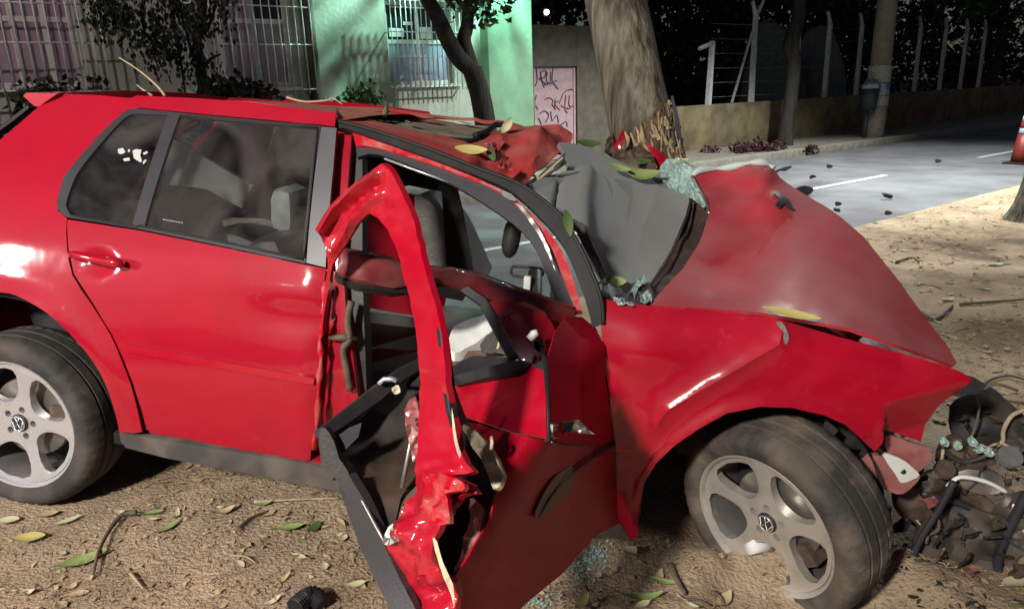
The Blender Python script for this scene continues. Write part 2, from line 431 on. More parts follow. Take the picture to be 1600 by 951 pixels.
# ================================================================== ground
ROADZ = -.135
def terr(x, y):
    x = np.asarray(x, float); y = np.asarray(y, float)
    n = -math.sin(SA) * x + math.cos(SA) * y
    z = -.115 * smooth01(-1.5, .8, x) + .05 * fbm(x * .7 + 40, y * .7 + 9, 3) + .02 * fbm(x * 4 + 3, y * 4 + 70, 3) + .012 * fbm(x * 14, y * 14, 3) + .008 * fbm(x * 40, y * 40, 2)
    # soil ploughed up round the sunken front wheel, tyre rut behind it
    d = np.hypot((x - .86) / .45, (y - 1.78) / .30); z = z + .060 * np.exp(-(d - 1) ** 2 / .12) * (1 + 1.6 * fbm(x * 9, y * 9, 3))
    rut = np.exp(-((y - 1.98 + .17 * (x - .3)) / .10) ** 2) * smooth01(-1.0, -.2, x) * (1 - smooth01(.35, .6, x)); z = z - .03 * rut
    # under the rear tyre it is firm and level
    dr = np.hypot(x + 1.78, y - 2.42); z = z * smooth01(.08, .5, dr)
    e = smooth01(3.55, 4.0, n); z = z * (1 - e) + (-.12) * e
    z = z - .10 * smooth01(3.97, 4.06, n)
    return z
M['dirt'] = mat('dry_soil', (.31, .225, .145), .95, col2=(.47, .36, .25), vscale=1.6, var=.35, bump=.7, bscale=80, detail=12, cont=(.3, .7), spec=.15)
M['far'] = mat('far_ground', (.06, .055, .045), .95, var=.3, vscale=.6)
M['asphalt'] = mat('asphalt', (.13, .13, .135), .82, col2=(.18, .18, .185), vscale=.7, var=.35, bump=.5, bscale=160, detail=10, spec=.3)
M['paintline'] = mat('road_paint', (.55, .55, .53), .7, var=.45, vscale=9)
M['pave'] = mat('pavement', (.19, .17, .14), .9, var=.4, vscale=2.0, bump=.4, bscale=30)
M['kerb'] = mat('kerb_stone', (.24, .22, .18), .85, var=.4, vscale=3, bump=.4, bscale=30)

def grid_obj(name, ss, nn, zf, m, kind='structure'):
    A, B = np.meshgrid(ss, nn, indexing='ij'); X = math.cos(SA) * A - math.sin(SA) * B; Y = math.sin(SA) * A + math.cos(SA) * B
    Z = zf(X, Y); a, b = A.shape; V = np.stack([X, Y, Z], -1).reshape(-1, 3)
    i = np.arange(a * b).reshape(a, b); F = np.stack([i[:-1, :-1], i[1:, :-1], i[1:, 1:], i[:-1, 1:]], -1).reshape(-1, 4)
    me = bpy.data.meshes.new(name); me.vertices.add(len(V)); me.vertices.foreach_set('co', V.ravel())
    me.loops.add(F.size); me.loops.foreach_set('vertex_index', F.ravel().astype(np.int32)); me.polygons.add(len(F))
    me.polygons.foreach_set('loop_start', np.arange(0, F.size, 4, dtype=np.int32)); me.update(calc_edges=True)
    o = link(name, me, None, (0, 0, 0), True, (m,)); tag(o, kind=kind); return o
fs_ = np.concatenate([np.arange(-14, -3, .16), np.arange(-3, 5.5, .03), np.arange(5.5, 9, .07), np.arange(9, 26, .25)])
fn_ = np.concatenate([np.arange(-9, -.2, .16), np.arange(-.2, 4.10, .03)])
grid_obj('verge_soil', fs_, fn_, terr, M['dirt'])
g = obj('ground', [st(-200, -200, -.30), st(250, -200, -.30), st(250, 250, -.30), st(-200, 250, -.30)], [(0, 1, 2, 3)], M['far']); tag(g, kind='structure')
grid_obj('road', np.arange(-45, 80, .5), np.arange(3.9, 8.86, .2), lambda x, y: ROADZ + .010 * fbm(x * .8, y * .8, 3), M['asphalt'])
for (s0, s1) in ((9.35, 11.9), (3.4, 5.9), (15.3, 17.8)):
    o = grid_obj('lane_marking', np.linspace(s0, s1, 12), np.array([5.86, 5.92, 5.97]), lambda x, y: ROADZ + .010 * fbm(x * .8, y * .8, 3) + .006, M['paintline'])
tag(sbox('kerb', -45, 80, 8.80, 8.96, -.30, .0, M['kerb'], None, .015), kind='structure')
tag(sbox('pavement', -45, 80, 8.955, 40, -.30, -.012, M['pave']), kind='structure')

# ================================================================== building across the street
FN = 10.45
M['wall'] = mat('plaster', (.50, .52, .43), .9, col2=(.40, .42, .35), vscale=.9, var=.25, bump=.25, bscale=18)
M['wallgreen'] = mat('green_plaster', (.24, .42, .27), .9, col2=(.20, .35, .23), vscale=1.1, var=.25, bump=.25, bscale=18)
M['plinth'] = mat('plinth_paint', (.20, .05, .06), .8, var=.3, vscale=2)
M['frame'] = mat('window_frame', (.62, .62, .60), .55, var=.2, vscale=5)
M['grille'] = mat('grille_paint', (.66, .66, .65), .45, dust=.3, dscale=12, dustcol=(.3, .2, .15))
M['curtain'] = mat('lilac_pane', (.36, .27, .34), .5, var=.2, vscale=1.5)
M['pane_dark'] = mat('dark_pane', (.02, .025, .035), .1, spec=.7)
M['pane_pale'] = mat('frosted_pane', (.36, .42, .55), .35, var=.25, vscale=2)
M['pipe'] = mat('pipe_brown', (.07, .05, .035), .7, var=.3, vscale=5)
bS, _ = on_n(820, 100, FN)               # right-hand corner of the building
pS, _ = on_n(764, 100, FN - .22)
B = thing('house', st(bS - 5, FN, -.012), 'long plastered house with barred windows behind the street tree', 'house')
WZ = 4.6
wins = []
for (pl, pr, pt, pb) in ((-75, 128, -75, 137), (292, 458, -70, 138), (607, 708, 2, 132)):
    s0, _ = on_n(pl, 90, FN); s1, _ = on_n(pr, 90, FN); mid = (pl + pr) / 2
    z0 = on_n(mid, pb, FN)[1]; z1 = on_n(mid, pt, FN)[1]; wins.append((s0, s1, z0, z1))
# wall in strips round the openings
S0 = wins[0][0] - 3.5
cuts = [S0]
for (a, b, c, d) in wins: cuts += [a, b]
cuts.append(pS)
for i in range(0, len(cuts) - 1, 2): sbox('wall', cuts[i], cuts[i + 1], FN, FN + .22, -.2, WZ, M['wall'], B)
for (a, b, c, d) in wins:
    sbox('wall', a, b, FN, FN + .22, -.2, c, M['wall'], B); sbox('wall', a, b, FN, FN + .22, d, WZ, M['wall'], B)
sbox('end_pier', pS, bS, FN - .22, FN + .4, -.2, WZ, M['wallgreen'], B, .01)
sbox('side_wall', bS - .3, bS - .01, FN + .4, FN + 7, -.2, WZ, M['wallgreen'], B)
sbox('roof', S0, bS + .15, FN - .55, FN + 7, WZ, WZ + .18, M['wall'], B)
sbox('plinth', S0, pS - .01, FN - .02, FN, -.2, .25, M['plinth'], B)
sbox('floor', S0, bS - .3, FN + .3, FN + 7, -.2, .0, M['pave'], B)
s_, z_ = on_n(486, 70, FN - .1)
tube_obj('drainpipe', [st(s_, FN - .09, z) for z in np.linspace(0, WZ, 8)], .085, M['pipe'], B, 10)
for wi, (a, b, c, d) in enumerate(wins):
    W_ = obj('window', *merge_meshes([boxv(Vector(), SU, SN, ZV, a, b, FN + .08, FN + .14, zz, zz + .06) for zz in (c, d - .06)] +
             [boxv(Vector(), SU, SN, ZV, ss, ss + .06, FN + .082, FN + .138, c + .06, d - .06) for ss in (a, b - .06)]), M['frame'], B)
    nc = (4, 3, 2)[wi]; nr = (3, 3, 2)[wi]
    split = c + (d - c) * .52
    for k in range(1, nc): sbox('mullion', a + (b - a) * k / nc - .03, a + (b - a) * k / nc + .03, FN + .085, FN + .135, c + .06, d - .06, M['frame'], W_)
    sbox('transom', a + .06, b - .06, FN + .09, FN + .13, split - .03, split + .03, M['frame'], W_)
    for k in range(nc):
        x0 = a + (b - a) * k / nc + .032; x1 = a + (b - a) * (k + 1) / nc - .032
        lower = M['pane_pale'] if wi == 2 else M['curtain']; upper = M['pane_dark'] if (wi == 2 or (wi == 1 and k == nc - 1)) else M['curtain']
        sbox('pane', x0, x1, FN + .10, FN + .115, c + .065, split - .032, lower, W_)
        sbox('pane', x0, x1, FN + .10, FN + .115, split + .032, d - .065, upper, W_)
    sbox('sill', a - .06, b + .06, FN - .05, FN + .08, c - .05, c - .002, M['frame'], W_)
    if wi == 2:   # papers stuck inside the upper panes
        for (u, v, q, r) in ((.08, .58, .3, .68), (.55, .56, .72, .70), (.30, .72, .44, .76)):
            sbox('paper', a + (b - a) * u, a + (b - a) * q, FN + .095, FN + .099, c + (d - c) * v, c + (d - c) * r, M['white'], W_)
    # steel cage standing proud of the wall
    out = FN - .20; cage_a, cage_b = a - .03, b + (.22 if wi < 2 else .10)
    G_ = obj('window_grille', *merge_meshes([tube([st(cage_a, out, z), st(cage_b, out, z)], .011, 6) for z in (c - .04, c + (d - c) * .33, c + (d - c) * .62, c + (d - c) * .9)] +
             [tube([st(s, out, z), st(s, FN, z)], .010, 6) for s in (cage_a, cage_b) for z in (c - .04, c + (d - c) * .62)]), M['grille'], B, True)
    nb = int((cage_b - cage_a) / (.105 if wi < 2 else .082)); first = None
    for k in range(nb + 1):
        s = cage_a + (cage_b - cage_a) * k / nb
        if first is None:
            first = tube_obj('bar', [st(s, out - .012, c - .10), st(s, out - .012, d + .1)], .0085, M['grille'], G_, 6); base = s
        else:
            q = first.copy(); COL.objects.link(q); q.location = first.location + SU * (s - base)
# wall lamp that washes the end of the house in greenish light
lamp_s = pS - .12; lz = 4.4
WL = thing('wall_lamp', st(lamp_s, FN - .25, lz), 'greenish wall lamp on a short arm at the end of the house', 'lamp')
tube_obj('arm', [st(lamp_s, FN - .20, lz - .05), st(lamp_s, FN - .45, lz + .22), st(lamp_s, FN - .72, lz + .18)], .02, M['lampmetal'], WL)
v, f = tube([st(lamp_s, FN - .72, lz + .2), st(lamp_s, FN - .72, lz + .1), st(lamp_s, FN - .72, lz + .06)], [.05, .13, .15], 14); obj('lamp_shade', v, f, M['lampmetal'], WL, True)
v, f = tube([st(lamp_s, FN - .72, lz + .05), st(lamp_s, FN - .72, lz + .02), st(lamp_s, FN - .72, lz - .02)], [.09, .09, .04], 12); obj('bulb', v, f, lamp_glow((.6, 1, .85), 12), WL, True)
lp = st(lamp_s, FN - .72, lz - .10); spot('wall_lamp_light', lp, lp - SU * .9 + SN * .35 - ZV * 1.6, 2600, (.48, 1.0, .80), 140, .4, .05, WL)

# ---- gate with graffiti, recessed beside the house
GN = FN + 1.0
M['gatewall'] = mat('dark_stucco', (.13, .11, .085), .9, var=.35, vscale=2, bump=.3, bscale=25)
M['gate'] = mat('pink_steel', (.46, .31, .33), .6, var=.25, vscale=4, dust=.3, dscale=6, dustcol=(.3, .2, .18))
M['spray_dark'] = mat('spray_paint_dark', (.05, .05, .10), .6); M['spray_red'] = mat('spray_paint_red', (.20, .04, .05), .6)
g0, _ = on_n(834, 150, GN); g1, _ = on_n(901, 150, GN); gz = on_n(868, 104, GN)[1]; ge, _ = on_n(958, 150, GN); gt = on_n(880, 40, GN)[1]
GW = thing('gate_wall', st(g0, GN, 0), 'dark stucco wall framing the graffiti gate beside the house', 'wall')
sbox('pier', bS + .01, g0, GN - .02, GN + .3, -.2, gt, M['gatewall'], GW)
sbox('pier', g1, ge, GN - .02, GN + .3, -.2, gt, M['gatewall'], GW)
sbox('lintel', g0, g1, GN - .015, GN + .3, gz, gt, M['gatewall'], GW)
GT = thing('gate', st(g0, GN, 0), 'pinkish steel gate covered with dark graffiti scribbles', 'gate')
sbox('leaf', g0 + .01, g1 - .01, GN + .05, GN + .09, 0, gz - .01, M['gate'], GT)
for k in (0, 1): sbox('stile', (g0 + .005, g1 - .055)[k], (g0 + .055, g1 - .005)[k], GN + .03, GN + .05, 0, gz - .012, M['gate'], GT)
def c2b(x, y): return on_n(560 + x / 4.444, y / 4.444, GN + .045)
strokes = [[(1235, 480), (1240, 560), (1225, 600)], [(1262, 500), (1275, 570), (1290, 610)], [(1262, 505), (1300, 490), (1290, 540), (1255, 545), (1310, 590)],
    [(1310, 500), (1305, 560), (1330, 575), (1335, 500)], [(1350, 475), (1345, 565), (1375, 560)],
    [(1295, 690), (1325, 680), (1350, 700), (1345, 730), (1370, 760)], [(1365, 690), (1360, 760)], [(1390, 700), (1365, 725), (1400, 765)],
    [(1395, 720), (1430, 640), (1490, 625), (1510, 690), (1465, 752), (1405, 735)], [(1440, 660), (1432, 735)], [(1465, 665), (1462, 730), (1490, 735), (1500, 660)],
    [(1235, 660), (1225, 720), (1245, 760)], [(1260, 790), (1290, 770), (1320, 800), (1300, 850)], [(1335, 775), (1345, 840), (1375, 800), (1390, 850)],
    [(1290, 590), (1350, 580), (1385, 620)], [(1400, 870), (1440, 845), (1450, 880)], [(1250, 820), (1270, 870), (1240, 880)], [(1430, 760), (1450, 785)]]
for i, sk in enumerate(strokes):
    p3 = [st(*((lambda q: (q[0], GN + .042, q[1]))(c2b(*p)))) for p in [(v.x, v.y) for v in cat_rom([Vector((a, b, 0)) for a, b in sk], 5)]]
    obj('graffiti_stroke', *tube(p3, .012, 5), M['spray_red' if 5 <= i < 11 else 'spray_dark'], GT)
# small bulkhead lamp above the gate
ls, lz2 = on_n(857, 19, GN - .1)
BL = thing('bulkhead_lamp', st(ls, GN, lz2), 'small white bulkhead lamp glowing above the graffiti gate', 'lamp')
sbox('backplate', ls - .07, ls + .07, GN - .03, GN - .018, lz2 - .07, lz2 + .07, M['lampmetal'], BL, .004)
v, f = tube([st(ls, GN - .03, lz2), st(ls, GN - .07, lz2), st(ls, GN - .10, lz2)], [.05, .045, .015], 12); obj('bulb', v, f, lamp_glow((.75, .95, 1), 6), BL, True)

# ================================================================== boundary wall and fence to the right
M['lowwall'] = mat('stained_wall', (.20, .155, .075), .9, col2=(.11, .085, .05), vscale=1.3, var=.5, bump=.4, bscale=14, cont=(.3, .65))
M['concrete'] = mat('concrete', (.42, .43, .44), .85, var=.35, vscale=5, bump=.3, bscale=40)
M['wire'] = mat('wire', (.18, .18, .18), .5, metal=.6)
LN = 10.55
w_s0 = ge + .02; wt = on_n(1200, 158, LN)[1]
BW = tag(sbox('boundary_wall', w_s0, 75, LN, LN + .18, -.25, wt, M['lowwall'], None, .01), 'low stained boundary wall beyond the road under the fence posts', 'wall')
post_px = [(1107, 'one'), (1174, 'two'), (1241, 'one'), (1288, 'one'), (1337, 'one'), (1427, 'one'), (1466, 'one'), (1498, 'one'), (1526, 'one')]
FH = on_n(1289, 36, LN + .09)[1]
lab = {0: 'leaning concrete fence post with its arm broken down, beside the crash tree', 1: 'concrete fence post with two arms at its top, a brace beside it'}
for i, (px, kind) in enumerate(post_px):
    s, _ = on_n(px, 150, LN + .09)
    F_ = thing('fence_post', st(s, LN + .09, wt), lab.get(i, 'concrete fence post with its top bent towards the house side'), 'fence post', None if i in lab else 'bent topped fence posts')
    ht = FH - (.45 if i == 0 else 0)
    hp = FH + .1 if kind == 'two' else ht
    v, f = tube([st(s, LN + .09, -.2), st(s, LN + .09, wt), st(s + (.06 if i == 0 else 0), LN + .09, hp)], [.075, .072, .062], 4); obj('shaft', v, f, M['concrete'], F_)
    arms = [(-.22, .26)] if kind == 'one' else [(-.2, .28), (.2, .30)]
    if i == 0: arms = [(-.42, -.16)]
    for (dx, dz) in arms:
        v, f = tube([st(s + (.06 if i == 0 else 0), LN + .09, hp - .05), st(s + dx, LN + .05, hp + dz)], [.055, .04], 4); obj('arm', v, f, M['concrete'], F_)
    if i == 1:
        v, f = tube([st(s - .42, LN + .3, wt), st(s - .08, LN + .1, wt + 1.5)], .03, 4); obj('brace', v, f, M['concrete'], F_)
ws_ = [on_n(p, 150, LN + .09)[0] for p, _ in post_px]
for k, z in enumerate(np.linspace(wt + .15, FH - .1, 6)):
    tag(tube_obj('fence_wire', [st(ws_[0], LN + .09, z), st((ws_[0] + ws_[-1]) / 2, LN + .09, z - .03), st(ws_[-1], LN + .09, z)], .004, M['wire'], None, 4),
        'thin steel wire strung along the fence posts', 'wire', 'fence wires')

# ================================================================== poles and street furniture
M['polec'] = mat('pole_concrete', (.26, .23, .18), .85, var=.3, vscale=3, bump=.3, bscale=30)
pb = on_z(1364, 213, 0); ps, pn = pb.dot(SU), pb.dot(SN)
PO = thing('utility_pole', st(ps, pn, 0), 'thick concrete utility pole with posters pasted round its foot', 'pole')
tube_obj('shaft', [st(ps + .012 * z, pn, z) for z in np.linspace(-.15, 9, 12)], [.25 - .008 * i for i in range(12)], M['polec'], PO, 16)
M['poster'] = mat('poster', (.42, .47, .52), .7, col2=(.10, .17, .27), vscale=6, cont=(.45, .55)); M['poster2'] = mat('poster_pale', (.5, .48, .42), .7, var=.5, vscale=9)
for (z0, z1, m, r) in ((1.25, 1.62, 'poster2', .252), (.95, 1.22, 'poster', .254), (.72, .93, 'poster2', .255)):
    v, f = tube([st(ps + .012 * z0, pn, z0), st(ps + .012 * z1, pn, z1)], r, 16, False); obj('poster', v, f, M[m], PO, True)
M['bin'] = mat('bin_plastic', (.035, .05, .06), .5)
BN = thing('waste_bin', st(ps - .42, pn - .05, 0), 'dark waste bin with a pale blue lid beside the utility pole', 'bin')
v, f = tube([st(ps - .42, pn - .05, .62), st(ps - .42, pn - .05, 1.12)], [.16, .20], 10); obj('bucket', v, f, M['bin'], BN, True)
v, f = tube([st(ps - .42, pn - .05, 1.12), st(ps - .42, pn - .05, 1.18), st(ps - .42, pn - .05, 1.32)], [.21, .21, .12], 10); obj('lid', v, f, M['poster'], BN, True)
tube_obj('post', [st(ps - .36, pn + .02, -.05), st(ps - .36, pn + .02, .9)], .05, M['bin'], BN)

# traffic cone half out of the frame, behind the edge tree
M['cone'] = mat('cone_orange', (.20, .02, .015), .5, var=.2, vscale=8); M['coneband'] = mat('cone_band', (.30, .34, .40), .35)
cb = on_z(1594, 256, ROADZ); CN = thing('traffic_cone', cb, 'tall red traffic cone with reflective bands standing on the road', 'cone')
prof = lambda z: .16 - .125 * z / 1.0
for (a, b, m, nm) in ((.03, .50, 'cone', 'body'), (.505, .60, 'coneband', 'reflective_band'), (.605, .70, 'cone', 'body'), (.705, .80, 'coneband', 'reflective_band'), (.805, 1.0, 'cone', 'body')):
    v, f = tube([cb + ZV * a, cb + ZV * (a + b) / 2, cb + ZV * b], [prof(a), prof((a + b) / 2), prof(b)], 18); obj(nm, v, f, M[m], CN, True)
box('base', cb, SU, SN, ZV, -.21, .21, -.21, .21, 0, .035, M['seal'], CN, .008)

# ================================================================== vegetation
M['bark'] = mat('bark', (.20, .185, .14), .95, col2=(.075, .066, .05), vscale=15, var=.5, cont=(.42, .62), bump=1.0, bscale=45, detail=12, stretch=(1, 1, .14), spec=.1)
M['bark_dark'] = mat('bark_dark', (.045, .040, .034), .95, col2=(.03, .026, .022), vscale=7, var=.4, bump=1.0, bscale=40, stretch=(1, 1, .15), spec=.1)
M['wood'] = mat('splintered_wood', (.52, .40, .25), .85, col2=(.34, .23, .12), vscale=14, var=.4, bump=.7, bscale=60)
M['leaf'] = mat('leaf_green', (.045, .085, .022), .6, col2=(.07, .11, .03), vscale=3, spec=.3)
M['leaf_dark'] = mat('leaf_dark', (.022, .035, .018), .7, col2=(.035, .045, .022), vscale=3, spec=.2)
M['leaf_bright'] = mat('leaf_bright', (.19, .27, .085), .6, col2=(.27, .31, .12), vscale=9, spec=.3)
M['leaf_yellow'] = mat('leaf_yellow', (.46, .38, .10), .65, col2=(.36, .33, .12), vscale=11)
M['leaf_dry'] = mat('leaf_dry', (.46, .36, .22), .8, col2=(.30, .21, .12), vscale=13)
M['leaf_pale'] = mat('leaf_pale', (.50, .46, .30), .75, col2=(.40, .38, .22), vscale=13)
M['leaf_red'] = mat('leaf_red', (.035, .008, .009), .6, col2=(.05, .01, .012), vscale=6)
M['straw'] = mat('straw', (.45, .34, .19), .85, col2=(.30, .21, .11), vscale=6, var=.4)
M['twig'] = mat('twig', (.15, .11, .075), .85, col2=(.09, .065, .045), vscale=10, var=.3)
M['twig_pale'] = mat('twig_pale', (.40, .32, .21), .8, var=.3, vscale=12)

def leaf_cloud(name, centers, size, m, parent, per=60, spread=.35, droop=0.0):
    """many small leaf blades spread through a volume, one mesh"""
    cs = np.repeat(np.array([tuple(c) for c in centers]), per, axis=0); n = len(cs)
    d = RNG.normal(size=(n, 3)); d /= np.linalg.norm(d, axis=1, keepdims=True); d *= (RNG.random((n, 1)) ** .45) * spread
    d[:, 2] *= .7; c = cs + d; c[:, 2] -= droop * np.linalg.norm(d, axis=1) * RNG.random(n)
    a = RNG.normal(size=(n, 3)); a[:, 2] -= droop * 2; a /= np.linalg.norm(a, axis=1, keepdims=True)
    b = np.cross(a, RNG.normal(size=(n, 3))); b /= np.linalg.norm(b, axis=1, keepdims=True)
    L_ = size * (.6 + .8 * RNG.random((n, 1))); W_ = L_ * .32; nn = np.cross(a, b) * L_ * .12
    V = np.stack([c, c + a * L_ * .5 + b * W_ + nn, c + a * L_, c + a * L_ * .5 - b * W_ + nn], 1).reshape(-1, 3)
    F = np.arange(n * 4).reshape(-1, 4); F = np.vstack([F[:, [0, 1, 2]], F[:, [0, 2, 3]]])
    me = mesh(name, V, F.tolist()); return link(name, me, parent, None, False, (m,))
def limb(p0, p1, r0, r1, n=7, wob=.05):
    p0, p1 = Vector(p0), Vector(p1); L_ = (p1 - p0).length; pts = []
    for i in range(n + 1):
        t = i / n; w_ = wob * L_ * math.sin(t * math.pi); pts.append(p0.lerp(p1, t) + Vector((random.uniform(-w_, w_), random.uniform(-w_, w_), 0)))
    return tube(pts, [r0 + (r1 - r0) * i / n for i in range(n + 1)], 9)
def rough_trunk(path, rs, seg=40, amp=.06, rings=60, fl=None):
    """bark trunk: ridged cross-section along a path"""
    pp = cat_rom(path, max(2, rings // len(path))); n = len(pp); R_ = np.interp(np.linspace(0, len(rs) - 1, n), range(len(rs)), rs)
    vs = []; fs = []; t0 = (pp[1] - pp[0]).normalized(); a = t0.cross(Vector((0, 1, 0))).normalized()
    for i in range(n):
        t = (pp[min(i + 1, n - 1)] - pp[max(i - 1, 0)]).normalized(); a = (a - t * a.dot(t)).normalized(); b = t.cross(a)
        for k in range(seg):
            th = 2 * math.pi * k / seg; h = i * .06
            rr = R_[i] * (1 + amp * (2 * float(fbm(np.array(k / seg * 13 + .35 * math.sin(h)), np.array(h * 1.6), 4))) + .05 * math.sin(3 * th + 1.3) * (1.0 if fl else .4))
            vs.append(pp[i] + (a * math.cos(th) + b * math.sin(th)) * rr)
    for i in range(n - 1):
        for k in range(seg): k2 = (k + 1) % seg; fs.append((i * seg + k, i * seg + k2, (i + 1) * seg + k2, (i + 1) * seg + k))
    return vs, fs

# --- forked street tree in front of the house
TN = 9.55
def tpx(px, py, n=TN):
    s, z = on_n(px, py, n); return st(s, n, z)
base = tpx(762, 200); base.z = -.05
T1 = thing('street_tree', base, 'dark forked street tree standing before the lit house wall', 'tree')
pt_ = [base + Vector((.05, 0, 0)), tpx(757, 185), tpx(748, 140), tpx(737, 108)]
lft = [tpx(737, 108), tpx(715, 88), tpx(698, 58), tpx(683, 25), tpx(664, -8), tpx(640, -60)]
rgt = [tpx(737, 112), tpx(730, 85), tpx(725, 62), tpx(730, 40), tpx(733, 0), tpx(740, -70)]
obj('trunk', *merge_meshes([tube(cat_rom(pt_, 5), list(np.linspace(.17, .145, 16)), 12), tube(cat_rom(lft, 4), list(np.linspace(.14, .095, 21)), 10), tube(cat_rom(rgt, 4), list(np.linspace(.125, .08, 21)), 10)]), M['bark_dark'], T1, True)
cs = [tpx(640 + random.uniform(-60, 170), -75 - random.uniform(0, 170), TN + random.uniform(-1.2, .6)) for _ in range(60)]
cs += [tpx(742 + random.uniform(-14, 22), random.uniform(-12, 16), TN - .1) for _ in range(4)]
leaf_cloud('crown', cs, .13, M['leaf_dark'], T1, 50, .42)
# --- tree with hanging branches at the left, against the house
tb = tpx(322, 175, 9.3); tb.z = -.05
T2 = thing('street_tree', tb, 'slender dark tree with hanging leafy branches between the two left windows', 'tree')
stem = [tb, tpx(318, 140, 9.3), tpx(312, 95, 9.3), tpx(308, 60, 9.3), tpx(316, 20, 9.3), tpx(318, -60, 9.3)]
br = [tube(cat_rom(stem, 4), list(np.linspace(.07, .045, 21)), 8)]
for (pl) in ([(312, 95), (300, 80), (288, 40), (270, -20)], [(308, 60), (325, 45), (334, 20)], [(314, 110), (330, 92), (345, 85)], [(262, -40), (272, 40), (283, 100), (290, 150)], [(230, -30), (222, 20), (228, 60)]):
    br.append(tube(cat_rom([tpx(a, b, 9.3) for a, b in pl], 4), list(np.linspace(.028, .010, 4 * (len(pl) - 1) + 1)), 6))
obj('trunk', *merge_meshes(br), M['bark_dark'], T2, True)
cs = []
for _ in range(46):
    x = random.uniform(135, 345); lim = 70 * math.exp(-((x - 250) / 70) ** 2) + 8; y = lim - abs(random.gauss(0, 60))
    cs.append(tpx(x, y, 9.3 + random.uniform(-.3, .3)))
cs += [tpx(random.uniform(300, 345), random.uniform(60, 105), 9.3) for _ in range(4)]
leaf_cloud('crown', cs, .065, M['leaf_dark'], T2, 42, .24, 1.4)
# --- dark trunk on the far pavement
b3 = on_z(1226, 226, 0); n3 = b3.dot(SN)
T3 = thing('street_tree', b3, 'thin black street tree on the far pavement in front of the fence', 'tree')
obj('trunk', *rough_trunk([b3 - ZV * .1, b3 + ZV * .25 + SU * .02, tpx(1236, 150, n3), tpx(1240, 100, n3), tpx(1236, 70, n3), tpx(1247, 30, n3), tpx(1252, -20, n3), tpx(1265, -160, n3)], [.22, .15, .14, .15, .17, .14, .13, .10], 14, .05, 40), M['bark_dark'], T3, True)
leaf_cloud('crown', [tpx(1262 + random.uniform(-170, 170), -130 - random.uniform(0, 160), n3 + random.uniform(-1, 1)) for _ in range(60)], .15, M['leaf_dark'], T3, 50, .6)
# --- green tree at the far right
b4 = st(on_n(1560, 100, 13.5)[0], 13.5, 0)
T4 = thing('roadside_tree', b4, 'green leafy tree at the far end of the road behind the fence', 'tree')
obj('trunk', *limb(b4, b4 + Vector((.1, .1, 4.5)), .2, .12), M['bark_dark'], T4, True)
leaf_cloud('crown', [tpx(random.uniform(1500, 1640), random.uniform(-60, 28) - 12 * abs(random.gauss(0, 1)), 13.5 + random.uniform(-.7, .7)) for _ in range(46)], .20, M['leaf'], T4, 60, .50)
# --- trunk at the right edge, near, on the verge
e0 = on_z(1632, 345, -.13); e0.z = -.15
T5 = thing('verge_tree', e0, 'grey brown verge tree at the road edge before the cone', 'tree')
obj('trunk', *rough_trunk([e0, e0 + ZV * .18, e0 + ZV * .6 + SU * .05, e0 + ZV * 1.6 + SU * .14, e0 + ZV * 3.4 + SU * .22], [.42, .31, .25, .22, .19], 30, .06, 44), M['bark'], T5, True)
leaf_cloud('crown', [e0 + Vector((random.gauss(.3, 1.2), random.gauss(0, 1.2), random.uniform(3.4, 5.6))) for _ in range(50)], .15, M['leaf'], T5, 50, .5)
# --- far wood behind the fence: one dark mass
cs = [st(on_n(random.uniform(900, 1700), 50, 24)[0], 24 + random.uniform(-2, 6), random.uniform(0, 7.5)) for _ in range(420)]
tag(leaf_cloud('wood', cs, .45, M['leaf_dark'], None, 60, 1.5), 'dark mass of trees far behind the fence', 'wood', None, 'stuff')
# shrubs along the house foot
for (px, py, hgt, m, lb) in ((552, 158, .36, 'leaf', 'rounded green shrub at the foot of the drainpipe wall'), (88, 152, .30, 'leaf_dark', 'dark low shrub at the wall foot between left windows'), (345, 150, .40, 'leaf_dark', 'dark shrub beneath the second barred window'), (378, 150, .36, 'leaf_red', 'reddish spiky shrub beneath the second barred window')):
    c = tpx(px, py, 9.9); zt = c.z + .12
    SH = thing('shrub', Vector((c.x, c.y, 0)), lb, 'shrub')
    obj('stem', *merge_meshes([limb(Vector((c.x, c.y, -.05)), Vector((c.x + random.uniform(-.15, .15), c.y + random.uniform(-.1, .1), zt * .8)), .02, .008) for _ in range(5)]), M['twig'], SH, True)
    leaf_cloud('foliage', [Vector((c.x + random.gauss(0, .22), c.y + random.gauss(0, .18), random.uniform(.15, zt))) for _ in range(26)], .10, M[m], SH, 60, .24)
c = on_z(1172, 246, ROADZ)
SH = thing('fallen_branch', c, 'heap of dark reddish leafy branches on the road beyond the bonnet', 'branch')
obj('stem', *merge_meshes([limb(c + Vector((random.uniform(-.5, .1), random.uniform(-.1, .1), .03)), c + Vector((random.uniform(0, .9), random.uniform(-.3, .3), random.uniform(.05, .22))), .012, .005) for _ in range(7)]), M['twig'], SH, True)
leaf_cloud('foliage', [c + Vector((random.gauss(.1, .38), random.gauss(0, .15), random.uniform(.04, .26))) for _ in range(22)], .10, M['leaf_red'], SH, 40, .16)
